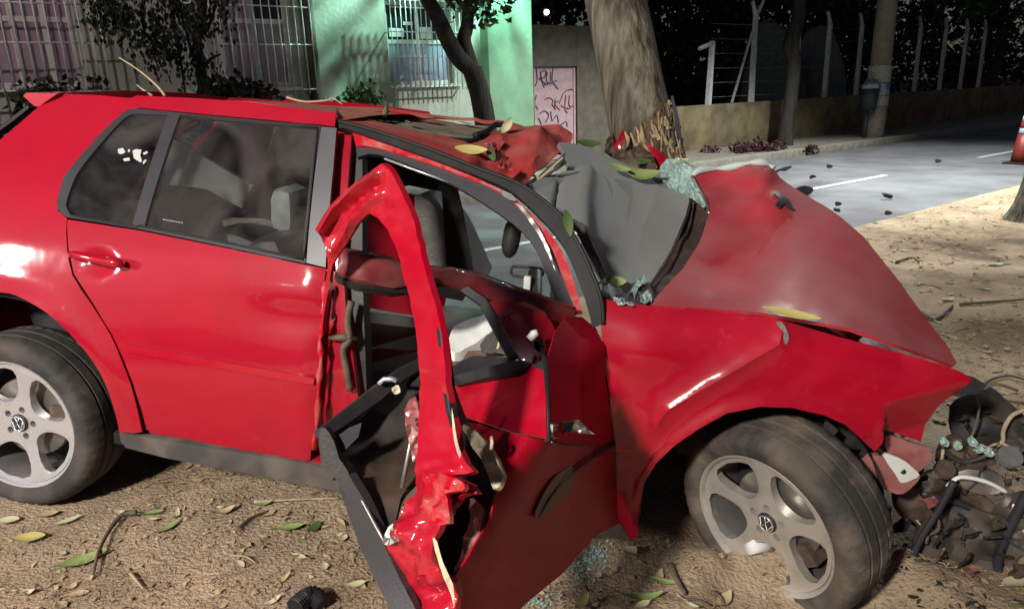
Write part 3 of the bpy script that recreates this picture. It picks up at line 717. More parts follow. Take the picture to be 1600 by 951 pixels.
# pale heaps behind the fence
M['tarp'] = mat('tarpaulin', (.10, .105, .10), .7, var=.4, vscale=2, bump=.4, bscale=6); M['tealcar'] = mat('teal_cover', (.035, .06, .055), .6, var=.3, vscale=2)
def heap(name, lb, px0, px1, py0, n, m, hb=0.0):
    s0, _ = on_n(px0, 100, n); s1, _ = on_n(px1, 100, n); zt = on_n((px0 + px1) / 2, py0, n)[1]
    vs = []; fs = []; A, Bq = 18, 12
    for i in range(A + 1):
        for j in range(Bq + 1):
            u = i / A * 2 - 1; v_ = j / Bq * 2 - 1
            z = zt * max(0, (1 - abs(u) ** 3)) ** .5 * max(0, (1 - abs(v_) ** 3)) ** .5 * (1 + .35 * float(fbm(np.array(u * 2.3 + n), np.array(v_ * 2.1 + px0), 3)))
            vs.append(st((s0 + s1) / 2 + u * (s1 - s0) / 2, n + v_ * 1.0, z * (1 + .3 * math.sin(u * 5 + px0))))
    for i in range(A):
        for j in range(Bq): q = i * (Bq + 1) + j; fs.append((q, q + Bq + 1, q + Bq + 2, q + 1))
    tag(obj(name, vs, fs, m, None, True), lb, 'heap')
heap('covered_heap', 'pale tarpaulin covered heap behind the fence, left of the black tree', 1190, 1228, 72, 13.6, M['tarp'])
heap('covered_heap', 'low pale tarpaulin covered heap behind the fence, beside two bent posts', 1257, 1290, 76, 13.2, M['tarp'])

# --- the tree that was hit
tc = P(1012, 240, 3.44); tt = P(962, 0, 3.50); tu = P(912, -260, 3.6)
dirn = (tc - tt).normalized(); tbse = tc + dirn * (tc.z + .16) / abs(dirn.z)
HT = thing('crash_tree', tbse, 'leaning tree with bark stripped to splintered wood where the car hit', 'tree')
obj('trunk', *rough_trunk([tbse, tc.lerp(tbse, .5), tc, tt, tu, tu + Vector((-.25, .1, 1.0))], [.24, .17, .150, .143, .135, .12], 44, .05, 90), M['bark'], HT, True)
obj('limb', *merge_meshes([limb(tu + Vector((-.2, .1, .9)), tu + Vector(d), .085, .03, 8) for d in ((-1.2, .5, 2.4), (.9, .3, 2.6), (.1, 1.2, 2.9), (-.3, -.6, 3.0))]), M['bark'], HT, True)
leaf_cloud('crown', [tu + Vector((random.gauss(-.1, 1.0), random.gauss(.4, 1.0), random.uniform(1.6, 3.8))) for _ in range(60)], .13, M['leaf'], HT, 50, .45)
# stripped, splintered belt: slivers standing proud of the bark
spl = [[], []]
for i in range(170):
    px = random.uniform(972, 1062); py = random.uniform(172, 258)
    if py < 236 - (px - 972) * .75 and px < 1030: continue
    if px > 1045 and py < 205: continue
    ax = tc.lerp(tt, (240 - py) / 240.0); u = max(-.98, min(.98, (px - (1012 - (240 - py) * .208)) / 46.0))
    rr = .1640; off = CR * (u * rr) - CF * (rr * math.sqrt(1 - u * u) - .002)
    p = ax + off; out = off.normalized(); L_ = random.uniform(.03, .09); wv = random.uniform(.003, .011) if i % 2 else random.uniform(.002, .005)
    up_ = (-dirn + Vector((random.uniform(-.25, .25), 0, 0))).normalized(); sd = up_.cross(out).normalized()
    a = p - up_ * L_ * .5 + out * .002; b = p + up_ * L_ * .5 + out * random.uniform(.001, .007)
    vs = [a - sd * wv, a + sd * wv, b + sd * wv * .25, b - sd * wv * .25]; vs += [v_ - out * .012 for v_ in vs]
    spl[i % 2 == 0].append((vs, [(0, 1, 2, 3), (4, 7, 6, 5), (0, 4, 5, 1), (1, 5, 6, 2), (2, 6, 7, 3), (3, 7, 4, 0)]))
for k in (0, 1): tag(obj('splinters', *merge_meshes(spl[k]), M[('wood', 'bark')[k]], HT), kind='stuff')
# bare-wood patch under the slivers
V2, F2 = tri2d([(978, 262), (972, 240), (982, 222), (996, 206), (1008, 200), (1014, 182), (1024, 170), (1032, 184), (1038, 196), (1046, 192), (1050, 210), (1058, 222), (1064, 262)], 4)
def onT(px, py):
    ax = tc.lerp(tt, (240 - py) / 240.0); u = max(-.97, min(.97, (px - (1012 - (240 - py) * .208)) / 46.0)); rr = .1575 + .01 * float(fbm(np.array(px * .09), np.array(py * .03), 3))
    return ax + CR * (u * rr) - CF * (rr * math.sqrt(1 - u * u))
M['torn_bark'] = mat('torn_bark', (.20, .135, .075), .95, col2=(.09, .06, .035), vscale=30, var=.5, bump=1.0, bscale=70, stretch=(1, 1, .25), spec=.1)
sheet('bare_wood', [onT(a, b) for a, b in V2], F2, M['torn_bark'], HT, .004)

# ================================================================== the crashed car
K = thing('red_car', car(1.25, 0, 0), 'crashed red hatchback wrapped against the leaning tree, its front door torn open', 'car')
def pz(l): return [cz(*p) for p in l]
def crom(l, n=3, closed=False): return [(v.x, v.y) for v in cat_rom([Vector((a, b, 0)) for a, b in l], n, closed)]
def gap(l, d):   # shrink a polygon by d about its edges (small shut-line gaps)
    a = np.array(l); c = a.mean(0); return [tuple(p + (c - p) / max(np.linalg.norm(c - p), 1e-6) * d) for p in a]

def ridged(V, sc, off=0.0): return np.array([1 - 4 * abs(float(fbm(np.array(a * sc + off), np.array(b * sc * 1.4), 3))) for a, b in V])
# --- flank: quarter panel with the rail over the rear door window
dlo_top = [(523, 198), (502, 195), (277, 174), (219, 168), (201, 171), (152, 213), (104, 269), (88, 313), (90, 329), (104, 341)]
shut = [(103, 352), (104, 385), (113, 430), (143, 476), (173, 524), (190, 562), (205, 598), (218, 640), (226, 671)]
arch_r = [(187, 676), (179, 640), (158, 582), (121, 530), (79, 488), (31, 461), (0, 456)]
q_poly = pz(crom([(60, 167), (90, 146), (202, 153)], 2) + [(206, 152), (214, 149)] + crom([(300, 153), (400, 161), (525, 177)], 3)) + pz(dlo_top) + pz(crom(shut, 2)) + pz(crom(arch_r, 3)) \
    + [(-.13, .785), (-.25, .74), (-.36, .65), (-.43, .53), (-.46, .38), (-.46, .25), (-.72, .25), (-.79, .45), (-.77, .62), (-.70, .85), (-.50, 1.05), (-.27, 1.17)] + pz([(0, 219), (30, 193)])
def q_disp(V):
    d = np.zeros(len(V)); a = np.hypot(V[:, 0] - .0, V[:, 1] - .315)
    d += .016 * np.exp(-((a - .475) / .035) ** 2)              # wheel-arch flare
    d += .003 * np.array([float(fbm(np.array(x * 3), np.array(z * 3), 2)) for x, z in V]) * 2
    return d
side_panel('quarter_panel', q_poly, M['red'], K, .006, res=.03, disp=q_disp, mirror=True)
# --- rear door
rd_top = [(106, 343), (222, 361), (350, 387), (478, 414), (508, 419)]
rd_front = [(507, 421), (502, 500), (497, 582), (491, 660), (484, 718)]
rd_rear = [(229, 671), (221, 640), (208, 598), (193, 560), (176, 523), (146, 474), (116, 428), (107, 385), (105, 352)]
rd_poly = pz(rd_top + rd_front + [(478, 720), (350, 697)] + rd_rear)
hx, hz = cz(152, 404); dx_, dz_ = cz(455, 500)
def rd_disp(V):
    x, z = V[:, 0], V[:, 1]
    d = -.020 * np.clip(1 - (((x - hx) / .062) ** 2 + ((z - hz + .01) / .042) ** 2), 0, 1) ** .7
    d += -.012 * np.exp(-(((x - dx_) / .12) ** 2 + ((z - dz_) / .05) ** 2)) + .008 * np.exp(-(((x - dx_ + .02) / .18) ** 2 + ((z - dz_ - .09) / .04) ** 2))
    xf = cz(500, 520)[0]
    d += -.030 * smooth01(xf - .06, xf + .03, x) * (.4 + 1.2 * np.array([abs(float(fbm(np.array(b * 11.), np.array(3.), 2))) for b in z]))
    d += .005 * np.array([float(fbm(np.array(a * 2.2), np.array(b * 2.2), 2)) for a, b in V])
    return d
RD = side_panel('rear_door', rd_poly, M['red'], K, .006, res=.022, disp=rd_disp, mirror=True)
side_panel('door_moulding', pz([(189, 533), (494, 589), (492, 599), (194, 547)]), M['red_clean'], RD, .012, res=.02, off=.013)
v, f = tube(cat_rom([on_side(112, 398, .012), on_side(118, 398, .034), on_side(150, 405, .042), on_side(182, 411, .036), on_side(190, 413, .010)], 4), [.010, .012, .0125, .0125, .0125, .0125, .0125, .0125, .013, .0135, .014, .015, .0155, .0155, .014, .012, .010], 10)
obj('door_handle', v, f, M['red_clean'], RD, True)
# --- window surround, divider, B-pillar cover and glass
dlo = crom([(97, 333), (91, 324), (91, 311), (97, 290), (106, 269), (153, 214), (190, 179), (203, 171), (219, 170)], 3) + [(277, 176), (502, 197), (478, 411), (222, 358), (106, 339)]
gl_q = crom([(112, 334), (106, 326), (105, 316), (114, 288), (126, 265), (157, 226), (190, 190), (204, 180), (216, 178)], 3) + [(263, 180), (208, 351), (120, 337)]
gl_r = [(281, 182), (495, 201), (474, 402), (227, 352)]
side_panel('window_surround', pz(dlo), M['greytrim'], RD, .012, holes=(pz(gl_q), pz(gl_r)), res=.03, off=.004, mirror=True)
side_panel('quarter_glass', gap(pz(gl_q), -.006), M['glass_dark'], RD, .004, res=.06, off=-.006, mirror=True)
side_panel('door_glass', gap(pz(gl_r), -.008), M['glass'], RD, .004, res=.06, off=-.006, mirror=True)
side_panel('pillar_cover', pz([(503, 198), (527, 200), (522, 260), (510, 417), (480, 410)]), M['pillargrey'], RD, .014, res=.03, off=.006, mirror=True)
# run channels: thin bright lines along the glass
for l in ([(496, 200), (486, 300), (475, 403)], [(281, 181), (497, 200)], [(109, 331), (118, 338), (208, 353), (227, 354), (350, 378), (474, 405)]):
    tube_obj('glass_seal', [on_side(a, b, .006) for a, b in crom(l, 4)], .004, M['seal'], RD, 6)
# decals on the quarter glass (flat print) and maker's marks on the door glass
for i, l in enumerate(([(184, 233), (192, 231), (196, 238), (190, 241), (185, 240)], [(200, 234), (203, 233), (203, 237), (200, 238)], [(207, 236), (212, 233), (221, 234), (219, 243), (221, 249), (214, 251), (209, 247)],
                       [(223, 239), (230, 236), (231, 239), (225, 242)], [(192, 248), (202, 246), (203, 251), (194, 252)], [(217, 247), (222, 250), (220, 254), (216, 252)], [(223, 253), (227, 249), (229, 251), (224, 257)])):
    panel('window_decal', l, lambda a, b: on_side(a, b, -.003), M['decal'], RD, .0006, res=4)
marks = [tube([on_side(a, b, -.004), on_side(a + 2.5, b + .4, -.004)], .0016, 4) for a, b in [(255 + 4 * k, 343 + .7 * k) for k in range(8)]]
obj('glass_marking', *merge_meshes(marks), M['decal'], RD)
# --- rocker
rk_t = [(188, 675), (240, 684), (350, 702), (481, 723), (520, 735), (700, 765), (966, 812)]
rk_b = [(985, 842), (700, 795), (520, 764), (400, 741), (263, 715), (200, 699), (190, 690)]
side_panel('rocker', pz(rk_t + rk_b), M['rocker'], K, .05, res=.04, off=.004, mirror=True)
side_panel('sill', pz([(229, 672), (484, 720), (520, 728), (965, 806), (966, 811), (520, 734), (481, 722), (229, 678)]), M['red'], K, .03, res=.03, off=-.012)
# --- B-pillar and door aperture
panel('b_pillar', [(524, 199), (550, 204), (546, 260), (541, 330), (536, 420), (540, 480), (552, 560), (562, 640), (520, 720), (488, 720), (498, 600), (505, 480), (511, 410)], lambda a, b: on_side(a, b, -.05), M['red'], K, .05, res=14,
      disp=lambda V: .02 * np.array([float(fbm(np.array(a * .05), np.array(b * .012), 3)) for a, b in V]))
tube_obj('door_edge_tear', [on_side(a, b, .004) for a, b in crom([(509, 440), (505, 480), (508, 500), (500, 530), (502, 560), (498, 600), (496, 650), (490, 700)], 3)], [.008 + .004 * math.sin(i * 1.9) for i in range(22)], M['red_torn'], K, 6)
tube_obj('striker_bracket', [on_side(a, b, -.03) for a, b in crom([(549, 470), (543, 500), (546, 530), (536, 545), (541, 575), (547, 610)], 3)], .012, M['rust'], K, 7)
tube_obj('belt_anchor', [on_side(514, 528, -.02), on_side(536, 526, -.02), on_side(560, 530, -.05)], [.006, .014, .01], M['rust'], K, 7)
panel('pillar_trim', [(549, 205), (566, 240), (566, 420), (574, 640), (566, 660), (556, 560), (546, 450), (546, 300)], lambda a, b: on_side(a, b, -.09), M['blackplastic'], K, .06, res=20)
# --- cant rail and A-pillar: black roof seal, red door flange, grey inner seal
seal_t = [(529, 188), (585, 203), (677, 234), (743, 260), (795, 279), (830, 297), (874, 334), (900, 373), (925, 425), (940, 468), (943, 506)]
seal_b = [(529, 200), (548, 203), (622, 229), (717, 263), (769, 284), (803, 302), (848, 344), (882, 387), (905, 440), (917, 478), (926, 512)]
panel('roof_seal', crom(seal_t, 3) + crom(seal_b, 3)[::-1], lambda a, b: on_side(a, b, .008), M['seal'], K, .03, res=6)
tube_obj('roof_seal_lip', [on_side(a, b + 1, .010) for a, b in crom(seal_t, 4)], .006, M['seal'], K, 7)
rail_o = [(551, 208), (622, 231), (717, 267), (769, 290), (803, 310), (848, 352), (878, 392), (898, 445), (910, 490)]
rail_i = [(556, 228), (590, 231), (680, 259), (777, 298), (812, 326), (843, 362), (864, 392), (884, 445), (902, 492)]
panel('door_flange', crom(rail_o, 3) + crom(rail_i, 3)[::-1], lambda a, b: on_side(a, b, -.012), M['red_torn'], K, .02, res=8)
inn = [(558, 246), (590, 241), (664, 268), (717, 294), (764, 323), (816, 362), (843, 402), (868, 470), (880, 500)]
panel('inner_seal', crom(rail_i, 3) + crom(inn, 3)[::-1], lambda a, b: on_side(a, b, -.03), M['greytrim'], K, .02, res=7)
tube_obj('bright_strip', [on_side(a, b, -.035) for a, b in ((601, 248), (655, 268), (711, 288))], .004, M['alloy'], K, 6)
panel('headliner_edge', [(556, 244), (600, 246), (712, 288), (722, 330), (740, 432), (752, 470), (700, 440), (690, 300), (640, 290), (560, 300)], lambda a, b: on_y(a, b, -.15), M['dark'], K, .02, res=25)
# white crazed scraps and bare metal along the A-pillar
for l in ([(786, 298), (800, 303), (806, 314), (795, 312), (784, 304)], [(806, 318), (816, 322), (840, 352), (858, 388), (868, 424), (862, 410), (845, 372), (822, 338)]):
    panel('pillar_scrap', l, lambda a, b: on_side(a, b, .010), M['steel'], K, .004, res=6, disp=lambda V: .010 * np.array([float(fbm(np.array(a * .2), np.array(b * .2), 3)) for a, b in V]))
# --- roof: visible sheet between the near rail and the far silhouette
near_l = [(380, 159), (400, 161), (525, 177), (529, 188), (585, 203), (677, 234), (743, 260), (795, 279), (830, 297), (850, 314)]
far_l = [(380, 157), (430, 159), (480, 162), (527, 166), (596, 168), (638, 174), (700, 182), (756, 187), (814, 193), (860, 201), (893, 212)]
nx, ny = zip(*near_l); fx_, fy_ = zip(*far_l)
def roof_s(px, py):
    a = np.interp(px, nx, ny) + max(0, px - 850) * .25; b = np.interp(px, fx_, fy_); v_ = (py - a) / min(b - a, -1.0)
    ys = tocar(on_side(px, min(a, 300))).y
    return on_y(px, py, ys * (1 - v_) + (-.22) * v_ + .0)
sun_hole = [(563, 182), (575, 175), (610, 173), (640, 176), (668, 184), (720, 186), (772, 192), (788, 194), (775, 206), (757, 222), (735, 226), (700, 213), (650, 205), (612, 194), (580, 188)]
roof_poly = [(380, 158), (400, 160), (470, 170), (525, 176)] + crom([(529, 187), (585, 202), (677, 233), (743, 259), (795, 278), (815, 288)], 3) + [(836, 268), (862, 250), (884, 232), (895, 216)] + crom(far_l, 2)[::-1]
def roof_disp(V):
    c = smooth01(690, 790, V[:, 0]); n = np.array([float(fbm(np.array(a * .025), np.array(b * .04), 4)) for a, b in V])
    d = c * (.075 * n - .03 * np.exp(-(((V[:, 0] - 795) / 40) ** 2 + ((V[:, 1] - 262) / 16) ** 2)) + .03 * np.exp(-(((V[:, 0] - 830) / 40) ** 2 + ((V[:, 1] - 222) / 20) ** 2)))
    d += c * (.009 * ridged(V, .022, 3.0)) * smooth01(200, 215, V[:, 1])
    return d
panel('roof', roof_poly, roof_s, M['red_roof'], K, .006, holes=(sun_hole,), res=5, disp=roof_disp, lines=([(742, 250), (762, 236), (775, 214)], [(790, 240), (815, 262), (870, 232)]), sharp=28)
for l in ([(756, 232), (768, 222), (784, 226), (792, 232), (780, 236), (770, 246), (760, 242)], [(770, 262), (786, 258), (796, 266), (784, 274)]):
    panel('roof_scrape', l, lambda a, b: roof_s(a, b) + (CAM - roof_s(a, b)).normalized() * .012, M['red_torn'], K, .004, res=4, disp=lambda V: .03 * ridged(V, .09), sharp=20)
def lowered(s, dz): return lambda a, b: s(a, b) - CZ * dz
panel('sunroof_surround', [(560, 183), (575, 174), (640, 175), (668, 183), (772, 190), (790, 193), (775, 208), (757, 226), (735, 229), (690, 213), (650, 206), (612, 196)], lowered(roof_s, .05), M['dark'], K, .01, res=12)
panel('sunroof_glass', [(612, 190), (640, 186), (668, 187), (720, 189), (770, 193), (755, 205), (742, 209), (690, 204), (650, 200)], lowered(roof_s, .012), mat('dusty_glass', (.22, .19, .14), .9, var=.4, vscale=9, dust=.7, dscale=12, dustcol=(.36, .31, .22), spec=.05), K, .008, res=9)
tube_obj('sunroof_seal', [roof_s(a, b) for a, b in crom([(742, 212), (760, 206), (772, 196), (786, 195)], 3)], .012, M['seal'], K, 7)
tube_obj('sunroof_seal', [roof_s(a, b) - CZ * .01 for a, b in crom([(668, 208), (700, 213), (735, 216), (748, 212)], 3)], .010, M['seal'], K, 7)
# rear and far half of the roof, under the visible sheet
def zr(x): return float(np.interp(x, [-.05, .34, 1.05, 1.4, 1.65, 1.85], [1.36, 1.425, 1.415, 1.36, 1.30, 1.25]))
xs = np.linspace(-.06, 1.06, 18); ysv = np.linspace(-.57, .53, 14)
vs = [car(x, y, zr(x) + .018 * (1 - (y / .56) ** 2) - .012) for x in xs for y in ysv]
fs = [(i * 14 + j, i * 14 + j + 1, (i + 1) * 14 + j + 1, (i + 1) * 14 + j) for i in range(17) for j in range(13)]
obj('roof_rear', vs, fs, M['red_roof'], K, True)
xs = np.linspace(1.0, 1.75, 10); ysv = np.linspace(-.62, -.20, 7)
vs = [car(x, y, zr(x) + .05 * (x - 1) + .02 * float(fbm(np.array(x * 5), np.array(y * 6), 3)) - .02 - .35 * max(0, -.5 - y)) for x in xs for y in ysv]
obj('roof_far_side', vs, [(i * 7 + j, i * 7 + j + 1, (i + 1) * 7 + j + 1, (i + 1) * 7 + j) for i in range(9) for j in range(6)], M['red_roof'], K, True)
xs = np.linspace(-.05, 1.02, 8); ysv = np.linspace(-.54, .50, 8)
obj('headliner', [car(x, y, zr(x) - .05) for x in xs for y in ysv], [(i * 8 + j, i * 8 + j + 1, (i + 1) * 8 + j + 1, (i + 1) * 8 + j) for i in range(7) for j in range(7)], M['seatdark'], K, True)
# --- tail: spoiler, tailgate, rear glass, bumper
vs = []; prof = [on_y(*p, .585) for p in ((36, 150), (41, 145), (90, 146), (60, 167), (54, 166), (49, 162))]
for y in (.0, -.35, -.80, -1.10):
    vs += [p + CY * y + CZ * (.02 * (1 - ((y + .55) / .55) ** 2)) for p in prof]
fs = [(i * 6 + j, i * 6 + (j + 1) % 6, (i + 1) * 6 + (j + 1) % 6, (i + 1) * 6 + j) for i in range(3) for j in range(6)] + [tuple(range(6)), tuple(range(23, 17, -1))]
obj('spoiler', vs, fs, M['red_clean'], K)
TG = obj('tailgate', [car(x, y, z) for y in (-.56, -.2, .2, .56) for x, z in ((-.46, 1.07), (-.70, .98), (-.78, .62), (-.74, .34))], [(i * 4 + j, i * 4 + j + 1, (i + 1) * 4 + j + 1, (i + 1) * 4 + j) for i in range(3) for j in range(3)], M['red'], K, True)
obj('rear_glass', [car(x, y, z) for y in (-.54, 0, .57) for x, z in ((-.02, 1.36), (-.24, 1.235), (-.47, 1.07))], [(i * 3 + j, i * 3 + j + 1, (i + 1) * 3 + j + 1, (i + 1) * 3 + j) for i in range(2) for j in range(2)], M['glass_dark'], TG, True)
band('rear_glass_trim', [on_y(a, b, .575) for a, b in ((52, 166), (30, 184), (0, 206), (-60, 252))], M['seal'], TG, .045, .006, -CX * .6 + CZ)
box('rear_bumper', CO, CX, CY, CZ, -.84, -.70, -.70, .70, .24, .58, M['red'], K, .05)
for s in (-1, 1): box('tail_lamp', CO, CX, CY, CZ, -.77, -.70, *sorted((s * .52, s * .70)), .66, .90, M['lamp_red'], K, .02)

# --- front wing
fen_top = [(934, 463), (980, 474), (1022, 478), (1100, 484), (1194, 492), (1262, 511), (1320, 528), (1413, 552), (1470, 569), (1500, 580), (1519, 592)]
nose = [(1505, 610), (1489, 627), (1480, 641), (1472, 672), (1463, 707), (1424, 693), (1385, 680), (1378, 694), (1367, 706)]
arch_f = [(1346, 686), (1320, 662), (1287, 647), (1236, 635), (1186, 633), (1135, 643), (1089, 668), (1052, 694), (1025, 720), (1006, 752), (998, 800), (996, 836)]
fen_rear = [(968, 838), (965, 815), (964, 760), (963, 703), (955, 635), (944, 560), (938, 501)]
crease = [(1026, 661), (1043, 638), (1090, 610), (1150, 575), (1215, 537), (1224, 501)]
shoulder = [(940, 512), (1000, 521), (1080, 526), (1215, 537)]
nosecr = [(1388, 631), (1430, 618), (1501, 600)]
def fen_disp(V):
    x, y = V[:, 0], V[:, 1]
    d = .016 * np.exp(-segdist(V, crease) / 13) + .006 * np.clip(1 - segdist(V, shoulder) / 60, 0, 1)
    d += .012 * np.exp(-(segdist(V, arch_f) / 12) ** 2)
    d -= .020 * np.clip(1 - segdist(V, fen_top[:8]) / 42, 0, 1) ** 2
    d += .018 * np.exp(-(((x - 1008) / 46) ** 2 + ((y - 548) / 36) ** 2))
    below = np.clip((y - np.interp(x, [1388, 1430, 1501], [631, 618, 600])) / 70, 0, 1) * smooth01(1383, 1389, x)
    d -= .075 * below
    d += .010 * np.array([float(fbm(np.array(a * .012), np.array(b * .012), 3)) for a, b in V])
    return d
panel('front_wing', fen_top + nose + arch_f + fen_rear, on_side, M['red'], K, .006, res=6, disp=fen_disp, lines=(crease, nosecr, [(1388, 631), (1386, 676)], shoulder), sharp=55)
panel('scrape_mark', crom([(1213, 503), (1222, 504), (1230, 516), (1233, 528), (1229, 538), (1223, 532), (1225, 520), (1218, 511)], 2, True), lambda a, b: on_side(a, b, .013), M['steel'], K, .004, res=5)
panel('nose_filler', crom([(1500, 586), (1519, 588), (1530, 594), (1540, 602), (1532, 612), (1508, 616), (1497, 620), (1505, 606)], 2, True), lambda a, b: on_side(a, b, -.004), M['greytrim'], K, .025, res=7,
      disp=lambda V: .01 * np.array([float(fbm(np.array(a * .1), np.array(b * .1), 2)) for a, b in V]))
# --- bonnet
hood_near = [(1014, 474), (1022, 476), (1100, 482), (1194, 488), (1262, 500), (1330, 515), (1400, 540), (1440, 553), (1488, 572)]
hood_far = [(1494, 568), (1478, 536), (1440, 488), (1400, 432), (1350, 370), (1312, 338), (1290, 322), (1240, 292), (1220, 278), (1206, 263), (1180, 257), (1150, 258), (1118, 264), (1088, 270)]
hood_rear = [(1082, 276), (1090, 292), (1104, 316), (1108, 334), (1093, 378), (1067, 419), (1040, 446)]
hctrl = [(1014, 474, .765), (1022, 476, .79), (1100, 482, .79), (1194, 488, .79), (1262, 500, .79), (1330, 515, .785), (1400, 540, .77), (1488, 572, .70),
         (1494, 568, .67), (1440, 488, .43), (1350, 370, .18), (1290, 322, .08), (1220, 278, .0), (1206, 263, -.02), (1150, 258, -.03), (1088, 270, .0),
         (1104, 316, .10), (1108, 334, .17), (1093, 378, .33), (1067, 419, .50), (1195, 272, .05), (1208, 318, .17), (1103, 322, .13), (1150, 296, .03)]
hood_s = surf_y(hctrl)
hcr = [[(1104, 314), (1150, 292), (1197, 272)], [(1104, 324), (1150, 321), (1212, 319)]]
def hood_disp(V):
    d = .014 * np.clip(1 - segdist(V, hcr[0]) / 22, 0, 1) + .018 * np.clip(1 - segdist(V, hcr[1]) / 26, 0, 1)
    d -= .012 * np.exp(-(((V[:, 0] - 1128) / 30) ** 2 + ((V[:, 1] - 455) / 14) ** 2))
    d += .014 * np.array([float(fbm(np.array(a * .008), np.array(b * .010), 3)) for a, b in V])
    return d
HD = panel('bonnet', hood_near + hood_far + hood_rear, hood_s, M['red_hood'], K, .010, res=10, disp=hood_disp, lines=hcr, sharp=35)
panel('paint_chip', [(1208, 303), (1222, 306), (1232, 312), (1243, 327), (1232, 324), (1226, 319), (1218, 327), (1210, 324), (1217, 315)], lambda a, b: hood_s(a, b) + (CAM - hood_s(a, b)).normalized() * .017, M['greytrim'], HD, .006, res=4, disp=hood_disp)
# torn white lip of the bonnet and the crushed far half behind it
lip = [(1082, 276), (1095, 268), (1118, 266), (1140, 264), (1165, 258), (1185, 256), (1200, 259), (1208, 266)]
v, f = tube([hood_s(a, b) + CZ * .006 for a, b in crom(lip, 3)], [.006 + .010 * abs(math.sin(i * .5)) for i in range(22)], 7); obj('bonnet_edge', v, f, M['pale'], HD, True)
tube_obj('bonnet_edge', [hood_s(a, b) + (CAM - hood_s(a, b)).normalized() * .012 for a, b in crom([(1082, 276), (1090, 292), (1104, 316), (1108, 334)], 3)], .007, M['steel'], HD, 6)
rid = [hood_s(a, b) for a, b in crom(hood_far[2:], 2)]; vs = []; n = len(rid)
for i, p in enumerate(rid):
    q = tocar(p)
    for j, (dy, dz) in enumerate(((0, -.004), (-.10, -.05), (-.26, -.22), (-.42, -.34))):
        nz = .05 * float(fbm(np.array(i * .35), np.array(j * 1.3 + 5), 3)) * (j > 0); vs.append(car(q.x + nz - .06 * j, q.y + dy + nz, q.z + dz + nz))
o = obj('bonnet_far_half', vs, [(i * 4 + j, i * 4 + j + 1, (i + 1) * 4 + j + 1, (i + 1) * 4 + j) for i in range(n - 1) for j in range(3)], M['red_hood'], HD, True)
# --- crumpled windscreen glass
def crumple(amp, sc, off=0.0): return lambda V: amp * np.array([float(fbm(np.array(a * sc + off), np.array(b * sc), 4)) for a, b in V])
panel('windscreen', [(1030, 262), (1042, 253), (1060, 252), (1075, 257), (1094, 260), (1086, 270), (1083, 282), (1092, 296), (1104, 316), (1098, 322), (1085, 314), (1068, 301), (1050, 290), (1036, 280)], surf_y([(1030, 262, -.14), (1094, 260, -.02), (1104, 316, .13), (1036, 280, -.02), (1068, 301, .05), (1060, 252, -.16)]), M['shard'], K, .006, res=5, disp=crumple(.10, .06), sharp=25)
panel('windscreen_scrap', [(942, 436), (960, 446), (985, 444), (1000, 436), (1014, 446), (1020, 462), (1016, 475), (990, 474), (958, 468), (940, 458)], surf_y([(942, 436, .60), (1014, 446, .60), (1016, 475, .76), (940, 458, .72)]), M['blackplastic'], K, .01, res=7, disp=crumple(.05, .08), sharp=25)
for l in ([(985, 455), (996, 438), (1006, 434), (1012, 444), (1000, 446), (992, 464)], [(1000, 462), (1016, 456), (1019, 472), (1006, 476)], [(958, 462), (976, 466), (996, 470), (990, 476), (966, 472)]):
    panel('glass_fragment', l, surf_y([(942, 436, .63), (1014, 446, .63), (1016, 475, .79), (940, 458, .75)]), M['shard'], K, .004, res=4, disp=crumple(.05, .15), sharp=20)
# --- dashboard pushed up through the screen
dctrl = [(828, 290, .46), (876, 270, .27), (916, 268, .14), (957, 279, .08), (1038, 292, .0), (1078, 308, .05), (1074, 334, .12), (1052, 389, .30), (1016, 441, .48), (971, 444, .52), (942, 433, .55), (901, 367, .57), (860, 320, .50)]
ds = surf_y(dctrl); seam = [(912, 268), (908, 310), (905, 372)]
def d_disp(V): return .030 * np.exp(-(segdist(V, seam) / 16) ** 2) * (V[:, 1] < 380) + .022 * np.array([float(fbm(np.array(a * .012), np.array(b * .012), 3)) for a, b in V]) - .02 * np.exp(-(segdist(V, [(876, 284), (868, 332)]) / 4) ** 2)
DB = panel('dashboard', crom([(828, 290), (850, 276), (876, 270), (900, 266), (916, 268), (957, 279), (1000, 286), (1038, 292), (1064, 300), (1078, 308), (1076, 334), (1064, 366), (1052, 389), (1034, 420), (1016, 441), (996, 446), (971, 446), (948, 440), (930, 416), (901, 367), (870, 326), (845, 302)], 2, True), ds, M['dash'], K, .02, res=8, disp=d_disp, lines=([(876, 284), (868, 332)],))
panel('dash_top', [(872, 223), (887, 224), (910, 229), (935, 238), (960, 247), (986, 257), (1030, 271), (1050, 283), (1062, 300), (1038, 293), (1000, 287), (957, 280), (916, 269), (890, 268), (884, 246)], surf_y([(872, 223, -.02), (935, 238, -.10), (986, 257, -.14), (1030, 271, -.14), (1062, 300, -.02), (957, 280, .07), (916, 269, .13), (890, 268, .22)]), M['dash'], DB, .02, res=9, disp=crumple(.02, .02))
panel('dash_cowl', [(1078, 306), (1096, 318), (1106, 324), (1109, 338), (1094, 380), (1068, 421), (1040, 450), (1016, 474), (1000, 468), (1016, 441), (1052, 389), (1074, 336)], surf_y([(1078, 306, .02), (1106, 324, .10), (1068, 421, .44), (1016, 474, .72), (1016, 441, .52), (1074, 336, .08), (1052, 389, .28)]), mat('cowl_plastic', (.05, .03, .028), .35, dust=.5, dscale=12, dustcol=(.14, .10, .09)), K, .012, res=8, disp=crumple(.035, .05))
tube_obj('cowl_edge', [P(a, b, d) for a, b, d in ((1080, 312, 2.72), (1074, 336, 2.66), (1052, 389, 2.50), (1034, 420, 2.40), (1016, 446, 2.31))], .006, M['greytrim'], K, 6)
